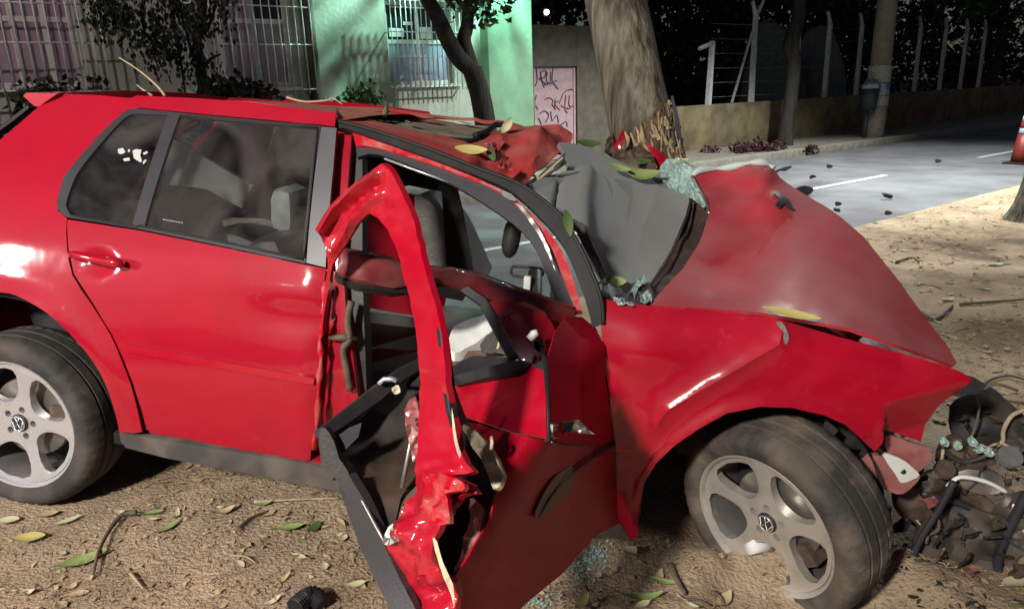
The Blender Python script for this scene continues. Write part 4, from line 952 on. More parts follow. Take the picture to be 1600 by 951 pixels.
panel('pillar_lining', [(890, 342), (912, 352), (930, 390), (947, 428), (940, 440), (924, 408), (905, 372)], lambda a, b: on_y(a, b, .60), M['blackplastic'], K, .03, res=10)
tube_obj('trim_clip', [on_y(a, b, .66) for a, b in ((922, 422), (934, 444), (940, 440))], .006, M['white'], K, 6)
# splintered scraps where the screen header met the dash
for l in ([(805, 298), (840, 276), (872, 248), (884, 238), (882, 252), (850, 284), (822, 302)], [(852, 262), (880, 244), (886, 256), (868, 268)]):
    panel('header_scrap', l, lambda a, b: on_y(a, b, .28), M['blackplastic'], K, .012, res=8, disp=crumple(.05, .06))
for l in ([(766, 268), (800, 266), (838, 276), (846, 276), (880, 246)], [(806, 296), (842, 276)], [(828, 290), (866, 262)]):
    tube_obj('torn_wire', [on_y(a, b, .36) for a, b in crom(l, 4)], .004, M['twig_pale'], K, 5)
# red shards jammed against the trunk
for l, y in (([(1006, 222), (1022, 230), (1046, 250), (1030, 262)], -.40), ([(966, 220), (973, 200), (977, 214), (975, 226)], -.42), ([(958, 210), (972, 228), (968, 238), (956, 226)], -.36)):
    panel('paint_shard', l, lambda a, b, y=y: on_y(a, b, y), M['red'], K, .008, res=7, disp=crumple(.03, .08))
panel('crushed_metal', [(948, 218), (956, 208), (962, 228), (980, 238), (1000, 226), (1018, 240), (1028, 262), (1020, 270), (990, 262), (960, 250), (944, 238)], lambda a, b: on_y(a, b, -.34), M['rust'], K, .02, res=6, disp=crumple(.12, .07), sharp=25)
band('screen_strip', [on_y(a, b, -.62) for a, b in ((1050, 150), (1058, 190), (1063, 225), (1068, 248))], M['greytrim'], K, [.012, .022, .02, .012], .006, CAM - P(1060, 200, 3))

# --- lower front: wheel-arch liner, engine bay, brackets, torn bumper
vs = []; fs = []; A_ = 20
for i in range(A_ + 1):
    th = rad(-10 + 200 * i / A_)
    for y in (.80, .62, .42): vs.append(car(2.47 - .385 * math.cos(th), y, .34 + .385 * math.sin(th)))
for i in range(A_):
    for j in (0, 1): q = i * 3 + j; fs.append((q, q + 1, q + 4, q + 3))
obj('wheel_arch_liner', vs, fs, mat('arch_liner', (.05, .038, .033), .9, dust=.6, dscale=5, dustcol=(.13, .10, .085), bump=.3), K, True)
panel('wheel_arch_liner', [(1290, 655), (1288, 662), (1282, 690), (1268, 712), (1286, 700), (1310, 672)], lambda a, b: on_side(a, b, -.10), M['blackplastic'], K, .004, res=8)
for s, (x0, x1) in ((1, (-.42, .42)), (-1, (-.42, .42))):
    vs = []; fs = []
    for i in range(17):
        th = math.pi * i / 16
        for y in (.83, .50): vs.append(car(-.44 * math.cos(th), s * y, .33 + .44 * math.sin(th)))
    for i in range(16): fs.append((i * 2, i * 2 + 1, i * 2 + 3, i * 2 + 2))
    obj('rear_arch_liner', vs, fs, M['dark'], K, True)
box('floor_pan', CO, CX, CY, CZ, -.60, 2.15, -.78, .76, .24, .29, M['dark'], K, .01)
box('bulkhead', CO, CX, CY, CZ, 2.02, 2.08, -.72, .72, .25, .80, M['dark'], K, .01)
box('engine', CO, CX, CY, CZ, 2.25, 2.86, -.45, .40, .28, .74, M['rust'], K, .06)
box('battery', CO, CX, CY, CZ, 2.60, 2.84, .42, .62, .50, .72, M['blackplastic'], K, .015)
RA = box('radiator', CO, CX, CY, CZ, 2.90, 2.95, -.48, .50, .30, .68, M['rust'], K, .008)
for k in range(14): box('radiator_slat', CO, CX, CY, CZ, 2.951, 2.957, -.45, .47, .33 + k * .024, .337 + k * .024, M['blackplastic'], RA)
box('front_panel', CO, CX, CY, CZ, 2.86, 2.97, -.52, .66, .69, .75, M['red_dull'], K, .012)
box('front_panel', CO, CX, CY, CZ, 2.86, 2.97, -.50, .56, .22, .29, M['rust'], K, .012)
V2c, F2c = tri2d([(2.36, .40), (2.6, .30), (2.95, .32), (2.98, .62), (2.90, .84), (2.62, .92), (2.36, .98)], .05)
sheet('far_wing', [car(a, -.60 + .10 * smooth01(2.5, 2.3, a) + .12 * float(fbm(np.array(a * 6), np.array(b * 6), 3)), b) for a, b in V2c], F2c, M['red'], K, .005, car(2.6, 0, .6), sharp=25)
panel('bumper_bracket', crom([(1384, 680), (1420, 690), (1452, 700), (1455, 716), (1445, 732), (1430, 738), (1408, 720), (1387, 711)], 2, True), lambda a, b: on_side(a, b, -.10), M['lamp_red'], K, .02, res=8, disp=crumple(.03, .03))
panel('bumper_bracket', crom([(1346, 722), (1379, 710), (1398, 740), (1409, 754), (1438, 742), (1434, 754), (1412, 772), (1390, 768), (1368, 757)], 2, True), lambda a, b: on_side(a, b, -.08), M['lamp_red'], K, .02, res=8, disp=crumple(.03, .03))
BRK = panel('bracket_face', crom([(1379, 710), (1396, 712), (1414, 720), (1428, 732), (1437, 742), (1424, 750), (1408, 754), (1400, 742)], 2, True), lambda a, b: on_side(a, b, -.075), M['white'], K, .012, res=7)
tube_obj('bolt_hole', [on_side(1411, 736, -.073), on_side(1411, 736, -.078)], .008, M['dark'], BRK, 10)
def blob(name, pts, y, m, th=.03, amp=.05, sc=.03, par=None): return panel(name, crom(pts, 2, True), lambda a, b: on_y(a, b, y), m, par or K, th, res=9, disp=crumple(amp, sc), sharp=30)
blob('crash_beam', [(1405, 768), (1450, 758), (1500, 756), (1548, 784), (1560, 800), (1545, 832), (1500, 836), (1470, 850), (1430, 822), (1402, 800)], .55, M['rust'], .05, .08, .02)
blob('bumper_skin', [(1490, 640), (1508, 618), (1545, 604), (1570, 622), (1604, 652), (1640, 690), (1640, 730), (1580, 722), (1530, 706), (1492, 690)], .45, M['blackplastic'], .02, .08, .02)
blob('bumper_skin', [(1430, 830), (1470, 806), (1540, 800), (1580, 820), (1575, 880), (1520, 915), (1450, 910), (1428, 880)], .62, mat('muddy_plastic', (.03, .025, .022), .6, dust=.8, dscale=7, dustcol=(.16, .12, .09)), .02, .14, .02)
blob('crash_beam', [(1560, 792), (1600, 770), (1640, 790), (1640, 850), (1590, 870), (1560, 900), (1545, 860)], .60, M['steel'], .03, .10, .03)
blob('lower_bracket', [(1475, 690), (1500, 682), (1520, 700), (1560, 722), (1550, 750), (1500, 748), (1470, 730)], .50, M['rust'], .03, .10, .04)
blob('hose_cover', [(1500, 740), (1530, 732), (1562, 742), (1566, 762), (1540, 770), (1505, 762)], .56, M['steel'], .03, .05, .03)
def disc(name, px, py, y, r, m, par, th=.02):
    c = on_y(px, py, y); n = (CY * .6 + CZ * .8).normalized(); v, f = tube([c, c + n * th], r, 18); return obj(name, v, f, m, par, False)
disc('filler_cap', 1575, 716, .55, .036, M['seat'], K)
disc('pulley', 1474, 735, .58, .03, M['rust'], K)
for l, y, r, m in (([(1516, 690), (1530, 640), (1524, 616)], .52, .004, 'twig'), ([(1490, 752), (1470, 790), (1440, 838), (1428, 870), (1438, 900)], .68, .011, 'greytrim'), ([(1600, 640), (1580, 650), (1568, 672), (1566, 690), (1545, 700), (1520, 702)], .50, .007, 'twig_pale'),
                   ([(1480, 760), (1500, 745), (1540, 752), (1572, 768)], .60, .007, 'white'), ([(1440, 770), (1500, 786), (1560, 812), (1600, 800)], .58, .012, 'blackplastic'), ([(1470, 700), (1500, 720), (1530, 716), (1560, 700)], .52, .009, 'blackplastic'),
                   ([(1556, 900), (1566, 850), (1590, 800), (1606, 770)], .62, .016, 'greytrim'), ([(1590, 610), (1560, 600), (1546, 606), (1560, 622), (1600, 630)], .42, .005, 'twig')):
    tube_obj('hose', [on_y(a, b, y) for a, b in crom(l, 5)], r, M[m], K, 7)
for i in range(46):
    px, py = random.uniform(1415, 1620), random.uniform(640, 905); y = .40 + .28 * (py - 640) / 260 + random.uniform(-.05, .06)
    if py < 700 and px < 1490: continue
    k = random.uniform(6, 17); n_ = random.randint(5, 7)
    pts = [(px + k * random.uniform(.5, 1.3) * math.cos(6.283 * j / n_), py + k * random.uniform(.4, 1.0) * math.sin(6.283 * j / n_)) for j in range(n_)]
    panel('broken_piece', pts, lambda a, b, y=y, px=px: on_y(a, b, y + (a - px) * .004), M[random.choice(['rust', 'rust', 'blackplastic', 'blackplastic', 'steel', 'lamp_red', 'twig'])], K, .012, res=6, disp=crumple(.10, .05, i * 7.0), sharp=25)
for i in range(16):
    px, py = random.uniform(1430, 1610), random.uniform(640, 880); y = .44 + .28 * (py - 640) / 260; a_ = random.uniform(0, 6.28); l = [(px, py)]
    for j in range(4): a_ += random.uniform(-.9, .9); l.append((l[-1][0] + 16 * math.cos(a_), l[-1][1] + 14 * math.sin(a_)))
    tube_obj('wiring', [on_y(a, b, y + random.uniform(-.02, .02)) for a, b in crom(l, 4)], random.uniform(.0025, .006), M[random.choice(['seal', 'twig', 'greytrim', 'twig_pale'])], K, 5)
for (px, py, y) in ((1476, 691, .55), (1497, 696, .55), (1520, 690, .55), (1531, 702, .56), (1545, 706, .56)):
    blob('headlamp_fragment', [(px - 7, py - 3), (px, py - 8), (px + 8, py + 1), (px + 4, py + 7), (px - 5, py + 5)], y, M['shard'], .006, .03, .12)

# --- seats and cabin
def cushion(name, x0, x1, y0, y1, z0, z1, m, rot=0.0, par=K, bev=.05):
    ax = (CX * math.cos(rot) + CZ * math.sin(rot)); az = (CZ * math.cos(rot) - CX * math.sin(rot)); o_ = car((x0 + x1) / 2, 0, z0)
    return box(name, o_, ax, CY, az, -(x1 - x0) / 2, (x1 - x0) / 2, y0, y1, 0, z1 - z0, m, par, bev)
SE = cushion('front_seat', 1.12, 1.62, -.60, -.14, .30, .50, M['seat'])
panel('backrest', crom([(648, 306), (672, 316), (700, 350), (720, 390), (738, 430), (742, 452), (690, 452), (666, 400), (652, 350)], 2, True), lambda a, b: on_y(a, b, -.16), M['seat'], SE, .36, res=12, disp=crumple(.03, .03))
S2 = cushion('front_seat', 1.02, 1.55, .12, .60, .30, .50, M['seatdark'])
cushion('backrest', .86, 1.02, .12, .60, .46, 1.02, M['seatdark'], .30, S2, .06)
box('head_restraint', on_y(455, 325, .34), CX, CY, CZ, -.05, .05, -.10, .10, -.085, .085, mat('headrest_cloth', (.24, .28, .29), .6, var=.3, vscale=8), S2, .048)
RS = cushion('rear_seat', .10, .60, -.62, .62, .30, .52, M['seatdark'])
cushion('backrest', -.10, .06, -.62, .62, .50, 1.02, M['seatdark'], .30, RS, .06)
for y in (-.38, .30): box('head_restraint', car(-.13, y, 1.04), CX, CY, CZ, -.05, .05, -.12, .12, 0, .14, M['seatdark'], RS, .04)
panel('pale_cabin_panel', [(268, 216), (298, 230), (280, 290), (238, 290)], lambda a, b: on_y(a, b, .26), M['pale'], K, .02, res=16)  # pale panels added near the window to catch the light
panel('pale_cabin_panel', [(300, 234), (345, 262), (394, 290), (378, 326), (324, 296), (284, 290)], lambda a, b: on_y(a, b, .22), M['pale'], K, .02, res=16)
v, f = tube(cat_rom([on_y(805, 342, .02), on_y(800, 368, .02), on_y(794, 402, .02)], 4), [.012, .026, .034, .036, .036, .036, .034, .026, .012], 12)
obj('interior_mirror', v, f, M['blackplastic'], K, True)
vs_, fs_2 = tube(cat_rom([on_y(800, 416, -.25), on_y(846, 420, -.25), on_y(842, 432, -.25), on_y(802, 430, -.25), on_y(800, 416, -.25)], 3), .007, 6); obj('vent_frame', vs_, fs_2, M['blackplastic'], K, True)
tube_obj('steering_column', [on_y(836, 425, -.2), on_y(836, 470, -.1), on_y(846, 500, .0)], .03, M['blackplastic'], K, 10)
box('white_plug', on_y(824, 442, -.1), CX, CY, CZ, -.015, .015, -.015, .015, -.03, .03, M['white'], K, .004)
panel('pillar_inner', [(862, 430), (880, 420), (890, 470), (896, 500), (868, 490), (858, 470)], lambda a, b: on_y(a, b, .5), M['greytrim'], K, .02, res=12)

# ================================================================== torn front door
dHt = (on_side(945, 560) - CAM).dot(CF); dHb = (on_side(963, 800) - CAM).dot(CF)
FD = thing('front_door', P(800, 900, 1.6), '', '')
for k in ('label', 'category'):
    if k in FD: del FD[k]
FD.parent = K; FD.location = WLOC['front_door'] - WLOC[K.name]
# skin, upper leaf that catches the light
sA = surf_d([(711, 600, 1.86), (826, 568, 1.76), (852, 592, 1.70), (854, 684, 1.58), (731, 653, 1.72), (790, 625, 1.70)])
panel('door_skin', [(708, 602), (760, 588), (826, 568), (850, 580), (853, 600), (855, 686), (800, 673), (731, 653), (722, 640)], sA, M['red_clean'], FD, .004, res=9, disp=crumple(.012, .02), sharp=40)
sB = surf_d([(852, 575, 1.74), (853, 600, 1.70), (856, 690, 1.60), (880, 500, 2.02), (942, 540, dHt - .02), (952, 640, dHt), (962, 705, dHb - .05), (900, 600, 1.93), (905, 690, 1.90)])
panel('door_skin', [(853, 572), (866, 520), (884, 494), (908, 496), (930, 512), (942, 540), (950, 620), (960, 700), (910, 696), (858, 688), (855, 620)], sB, M['red_door'], FD, .004, res=11, disp=crumple(.03, .012), sharp=40)
sC = surf_d([(731, 655, 1.71), (856, 688, 1.58), (782, 736, 1.48), (778, 765, 1.44), (739, 855, 1.36), (705, 915, 1.31), (709, 1030, 1.33), (808, 951, 1.62), (890, 881, 1.92), (966, 815, dHb - .03), (961, 702, dHb - .05), (905, 700, 1.86), (860, 780, 1.72)])
panel('door_skin', [(731, 656), (800, 676), (857, 690), (905, 698), (961, 704), (964, 760), (966, 817), (929, 838), (890, 881), (839, 925), (770, 984), (716, 1030), (708, 960), (705, 915), (739, 855), (765, 808), (778, 765), (782, 736), (762, 692)], sC, M['red_door'], FD, .004, res=12, disp=crumple(.03, .012), sharp=40)
# moulding with lettering, scraps at the hinge
band('moulding', [sC(a, b) + (CAM - sC(a, b)).normalized() * .006 for a, b in ((842, 806), (858, 776), (885, 742), (905, 726), (930, 708), (962, 690))], M['blackplastic'], FD, [.006, .010, .014, .018, .020, .02], .006, CAM - sC(900, 730))
panel('dirty_highlight_patch', crom([(836, 808), (844, 782), (862, 752), (884, 734), (900, 730), (896, 752), (880, 778), (858, 800)], 2, True), lambda a, b: sC(a, b) - ray(a, b) * .012, mat('dirty_highlight', (.13, .07, .045), .5, dust=.7, dscale=20, dustcol=(.28, .2, .12)), FD, .004, res=8)  # brownish reflection on the dirty door skin, put into the colour
fc = bpy.data.curves.new('lettering', 'FONT'); fc.body = 'SPORT'; fc.size = .030; fc.extrude = .0006; fc.align_x = 'CENTER'
fo = bpy.data.objects.new('tmp', fc); COL.objects.link(fo); dg = bpy.context.evaluated_depsgraph_get(); me = bpy.data.meshes.new_from_object(fo.evaluated_get(dg)); bpy.data.objects.remove(fo)
p0, p1 = sC(900, 731), sC(958, 694); xa = (p1 - p0).normalized(); na = (CAM - p0); na = (na - xa * na.dot(xa)).normalized(); ya = na.cross(xa)
cen = (p0 + p1) / 2 + na * .015 - ya * .010
me.transform(Matrix(((xa.x, ya.x, na.x, cen.x), (xa.y, ya.y, na.y, cen.y), (xa.z, ya.z, na.z, cen.z), (0, 0, 0, 1))))
link('lettering', me, FD, None, False, (M['greytrim'],))
for l, m in (([(866, 664), (880, 660), (905, 656), (920, 672), (930, 678), (905, 676), (885, 672), (874, 684), (864, 690)], 'steel'), ([(857, 660), (862, 664), (866, 690), (864, 700), (857, 688)], 'steel')):
    panel('hinge_scrap', l, lambda a, b: P(a, b, 1.60 if a < 870 else 1.74), M[m], FD, .006, res=6, disp=crumple(.05, .08), sharp=25)
tube_obj('wiring', [P(a, b, d) for a, b, d in ((846, 545, 1.86), (853, 570, 1.72), (856, 620, 1.66), (857, 690, 1.58))], .006, M['seal'], FD, 6)
# belt seal, sail bar and bared mirror mount
sM = surf_d([(765, 471, 1.90), (850, 491, 1.95), (868, 547, 1.92), (830, 567, 1.81), (788, 517, 1.86)])
panel('mirror_mount', crom([(764, 471), (790, 472), (812, 476), (850, 491), (867, 517), (870, 547), (850, 560), (830, 568), (815, 564), (790, 520)], 2, True), sM, M['red_clean'], FD, .006, holes=([(794, 497), (797, 493), (801, 497), (797, 501)], [(836, 532), (842, 524), (851, 528), (853, 542), (848, 552), (840, 547), (836, 540)]), res=7, disp=crumple(.02, .03))
panel('mirror_recess', [(790, 488), (860, 515), (862, 560), (826, 560)], lambda a, b: sM(a, b) + ray(a, b) * .03, M['dark'], FD, .004, res=20)
tube_obj('mirror_plug', [P(827, 530, 1.83), P(836, 520, 1.83), P(835, 515, 1.83)], [.010, .012, .006], M['white'], FD, 7)
band('sail_bar', [P(a, b, d) for a, b, d in ((724, 450, 1.92), (756, 473, 1.91), (778, 515, 1.85), (802, 560, 1.79))], M['seal'], FD, .026, .010, CAM - P(770, 510, 1.85))
panel('belt_seal', [(700, 590), (740, 578), (800, 563), (830, 566), (822, 573), (806, 579), (760, 590), (711, 602)], surf_d([(700, 590, 1.84), (830, 566, 1.74), (806, 579, 1.72), (711, 602, 1.82)]), M['seal'], FD, .02, res=9, disp=crumple(.01, .05))
panel('belt_seal', [(706, 572), (740, 556), (795, 558), (800, 564), (740, 578), (702, 588)], surf_d([(700, 590, 1.88), (800, 558, 1.82), (706, 572, 1.92), (740, 556, 1.95)]), M['greytrim'], FD, .02, res=9, disp=crumple(.01, .05))
# collapsed upper rail of the window frame
sR = surf_d([(530, 401, 1.76), (566, 394, 1.78), (624, 407, 1.80), (525, 424, 1.72), (616, 449, 1.76), (718, 429, 1.95), (732, 452, 1.92), (788, 446, 2.03), (865, 517, 2.03), (894, 482, 2.13)])
def r_disp(V): return .03 * np.exp(-(segdist(V, [(535, 408), (620, 424), (740, 440), (840, 478), (890, 496)]) / 14) ** 2) + crumple(.015, .03)(V)
panel('window_frame_rail', [(527, 412), (533, 398), (546, 391), (566, 394), (600, 401), (640, 412), (718, 428), (788, 445), (859, 469), (896, 483), (890, 500), (868, 519), (846, 492), (812, 477), (765, 471), (732, 453), (674, 440), (616, 450), (556, 438), (527, 425)], sR, mat('maroon_grime', (.16, .012, .016), .35, coat=.5, dust=.5, dscale=9, dustcol=(.17, .10, .09)), FD, .02, res=8, disp=r_disp)
panel('rail_seal', [(524, 424), (556, 438), (616, 450), (674, 440), (732, 453), (728, 462), (674, 452), (616, 458), (556, 446), (528, 432)], lambda a, b: sR(a, b) + ray(a, b) * .01, M['seal'], FD, .02, res=10)
# bright red bent frame post
sP = surf_d([(594, 256, 1.50), (556, 283, 1.56), (495, 354, 1.62), (514, 417, 1.66), (505, 477, 1.70), (576, 333, 1.56), (541, 381, 1.64), (616, 381, 1.52), (652, 374, 1.46), (656, 597, 1.47), (697, 585, 1.39), (652, 700, 1.44), (716, 700, 1.35), (605, 868, 1.40), (679, 842, 1.31), (649, 951, 1.36), (707, 930, 1.295), (629, 420, 1.52), (662, 420, 1.45)])
post = crom([(594, 256), (601, 259), (616, 278), (631, 306), (636, 320), (645, 345), (652, 374), (658, 402), (674, 457), (688, 508), (697, 585), (702, 632), (709, 667), (717, 700)], 2) + [(731, 734), (722, 738), (705, 742), (728, 752), (731, 766), (716, 770), (702, 776), (706, 800), (700, 812), (688, 828), (679, 843), (688, 878), (704, 912), (708, 960), (705, 1030)] \
     + [(690, 1030), (650, 951), (627, 912), (606, 868), (608, 846), (610, 834), (614, 817), (627, 778), (644, 752), (651, 743), (653, 683), (656, 641), (656, 597), (653, 538), (638, 464), (631, 437), (624, 407), (616, 381), (606, 359), (591, 341), (576, 333)] \
     + crom([(570, 338), (556, 354), (541, 381), (525, 404), (517, 424), (513, 450), (508, 480), (503, 520)], 2) + [(500, 520)] + crom([(504, 480), (508, 442), (513, 417), (509, 389), (495, 361), (495, 354), (520, 316), (556, 283)], 2)
fold = [(500, 358), (522, 326), (556, 296), (592, 270)]; fold2 = [(518, 392), (545, 350), (575, 315), (590, 305)]
def p_disp(V):
    d = .016 * np.clip(1 - segdist(V, fold) / 9, 0, 1) - .012 * np.clip(1 - segdist(V, [(508, 372), (530, 340), (560, 312), (592, 288)]) / 8, 0, 1) + .014 * np.clip(1 - segdist(V, fold2) / 12, 0, 1)
    k = smooth01(700, 760, V[:, 1]); d += (.03 * k + .006) * crumple(2.0, .03)(V)
    for (a, b) in ((594, 324), (606, 327), (598, 319), (612, 325), (602, 334)): d -= .004 * np.exp(-(((V[:, 0] - a) / 4) ** 2 + ((V[:, 1] - b) / 4) ** 2))
    return d
panel('window_frame_post', post, sP, M['red_clean'], FD, .014, res=6, disp=p_disp, lines=(fold,), sharp=45)
panel('scuffed_patch', crom([(660, 745), (690, 740), (728, 755), (722, 766), (700, 772), (706, 806), (690, 820), (668, 806), (655, 790), (664, 768)], 2, True), lambda a, b: sP(a, b) - ray(a, b) * .018, M['red_torn'], FD, .01, res=6, disp=crumple(.03, .06), sharp=25)
blobd = lambda nm, pts, d, m, th=.006, amp=.04, sc=.05: panel(nm, crom(pts, 2, True), (lambda a, b: P(a, b, d)) if not callable(d) else d, m, FD, th, res=6, disp=crumple(amp, sc), sharp=30)
blobd('scuffed_patch', [(606, 824), (622, 818), (640, 832), (638, 842), (618, 844), (604, 852), (598, 846)], 1.375, M['steel'], .01, .05, .08)
band('post_flange', [P(a, b, d) for a, b, d in ((664, 420, 1.46), (680, 470, 1.45), (692, 520, 1.42), (700, 590, 1.41), (706, 640, 1.39), (712, 672, 1.38))], M['seal'], FD, [.010, .012, .02, .022, .02, .01], .006, CAM - P(690, 540, 1.4) + Vector((1.0, 0, 0)))
panel('post_flap', [(698, 560), (706, 590), (722, 636), (731, 660), (722, 664), (708, 640), (700, 610)], surf_d([(698, 560, 1.43), (731, 660, 1.50), (708, 640, 1.42)]), M['greytrim'], FD, .006, res=8)
# cavity of the tear, cream filler and peeled lining
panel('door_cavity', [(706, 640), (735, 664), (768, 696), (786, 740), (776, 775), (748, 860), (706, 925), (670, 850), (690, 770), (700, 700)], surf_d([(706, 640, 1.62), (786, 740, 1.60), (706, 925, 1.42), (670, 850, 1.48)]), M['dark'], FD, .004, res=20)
blobd('cream_filler', [(724, 663), (742, 672), (761, 691), (774, 712), (783, 736), (781, 758), (771, 764), (764, 742), (757, 722), (740, 702), (730, 684)], surf_d([(724, 663, 1.56), (783, 736, 1.44), (771, 764, 1.43), (735, 695, 1.52)]), M['cream'], .012, .03, .05)
blobd('cream_filler', [(706, 636), (711, 668), (718, 700), (732, 732), (727, 736), (714, 704), (707, 670)], 1.345, M['cream'], .006, .02, .05)
blobd('cream_filler', [(676, 842), (683, 846), (692, 878), (708, 912), (710, 948), (705, 930), (686, 882)], 1.29, M['cream'], .004, .01, .05)
blobd('peeled_lining', [(735, 778), (750, 786), (758, 800), (756, 822), (738, 858), (713, 896), (716, 872), (728, 836), (738, 806)], surf_d([(735, 778, 1.50), (758, 800, 1.43), (713, 896, 1.37)]), M['lamp_red'], .008, .03, .05)
tube_obj('torn_tab', [P(768, 682, 1.46), P(769, 692, 1.45), P(767, 702, 1.45)], .004, M['cream'], FD, 6)
# inner trim panel hanging off
TRM = panel('trim_panel', [(502, 676), (540, 648), (585, 614), (623, 585), (656, 566), (656, 690), (650, 745), (627, 778), (608, 840), (598, 850), (566, 800), (543, 741), (523, 743), (506, 722), (498, 690)], surf_d([(502, 676, 1.58), (656, 566, 1.85), (650, 745, 1.52), (598, 850, 1.42), (523, 743, 1.50), (590, 700, 1.66)]), mat('trim_inside', (.030, .022, .018), .6, col2=(.09, .05, .03), vscale=4, var=.5, cont=(.5, .7)), FD, .012, res=10, disp=crumple(.03, .02))
band('trim_edge', [P(a, b, d) for a, b, d in ((500, 680, 1.56), (540, 652, 1.62), (585, 618, 1.70), (623, 588, 1.78), (654, 570, 1.82))], M['blackplastic'], TRM, [.03, .035, .04, .035, .03], .014, CAM - P(580, 620, 1.7))
panel('grey_flap', [(514, 690), (545, 668), (565, 660), (560, 682), (536, 706), (524, 712)], lambda a, b: P(a, b, 1.53), M['greytrim'], TRM, .006, res=10)
panel('trim_corner', crom([(498, 676), (508, 668), (522, 690), (530, 716), (545, 738), (536, 746), (522, 746), (506, 722)], 2, True), lambda a, b: P(a, b, 1.50), M['blackplastic'], TRM, .03, res=8)
panel('map_pocket', [(524, 746), (544, 740), (566, 776), (601, 852), (625, 904), (650, 952), (668, 1000), (640, 1010), (610, 952), (580, 892), (566, 862), (545, 806)], surf_d([(524, 746, 1.50), (601, 852, 1.40), (650, 952, 1.33), (610, 952, 1.36), (566, 862, 1.45), (650, 1005, 1.30)]), mat('charcoal_trim', (.032, .030, .033), .5, bump=.15, bscale=200), TRM, .02, res=12)
tube_obj('trim_seam', [P(a, b, d) for a, b, d in ((545, 742, 1.485), (560, 770, 1.465), (590, 826, 1.41), (603, 850, 1.39))], .0035, M['steel'], TRM, 6)
tube_obj('pull_rod', [P(a, b, d) for a, b, d in ((649, 652, 1.50), (640, 700, 1.50), (628, 762, 1.48))], .005, M['steel'], TRM, 6)
tube_obj('latch_loop', [P(a, b, d) for a, b, d in ((592, 600, 1.70), (600, 592, 1.70), (612, 592, 1.70), (620, 595, 1.70))], .006, M['alloy'], TRM, 7)
blobd('latch', [(612, 606), (622, 602), (626, 612), (616, 616)], 1.68, M['cream'], .01, .02, .1)
blobd('torn_foam', [(632, 640), (648, 620), (655, 650), (654, 700), (646, 720), (640, 690)], 1.50, M['lamp_red'], .008, .05, .06)
# window regulator and pale airbag cloth in the opening
panel('airbag', crom([(698, 540), (702, 524), (709, 508), (735, 498), (759, 490), (768, 500), (773, 514), (750, 530), (718, 550), (706, 548)], 2, True), surf_d([(698, 540, 2.02), (709, 508, 2.12), (759, 490, 2.16), (773, 514, 2.06), (718, 550, 2.0)]), M['white'], FD, .03, res=8, disp=crumple(.03, .03))
panel('regulator', [(750, 538), (760, 524), (776, 516), (790, 530), (788, 545), (770, 552), (752, 552)], lambda a, b: P(a, b, 1.98), M['blackplastic'], FD, .02, res=8)
panel('regulator', [(700, 548), (760, 548), (796, 556), (740, 574), (704, 586)], lambda a, b: P(a, b, 2.02), M['rust'], FD, .02, res=12)
tube_obj('regulator_rod', [P(a, b, 1.9) for a, b in ((776, 508), (782, 530), (778, 545))], .005, M['cream'], FD, 6)

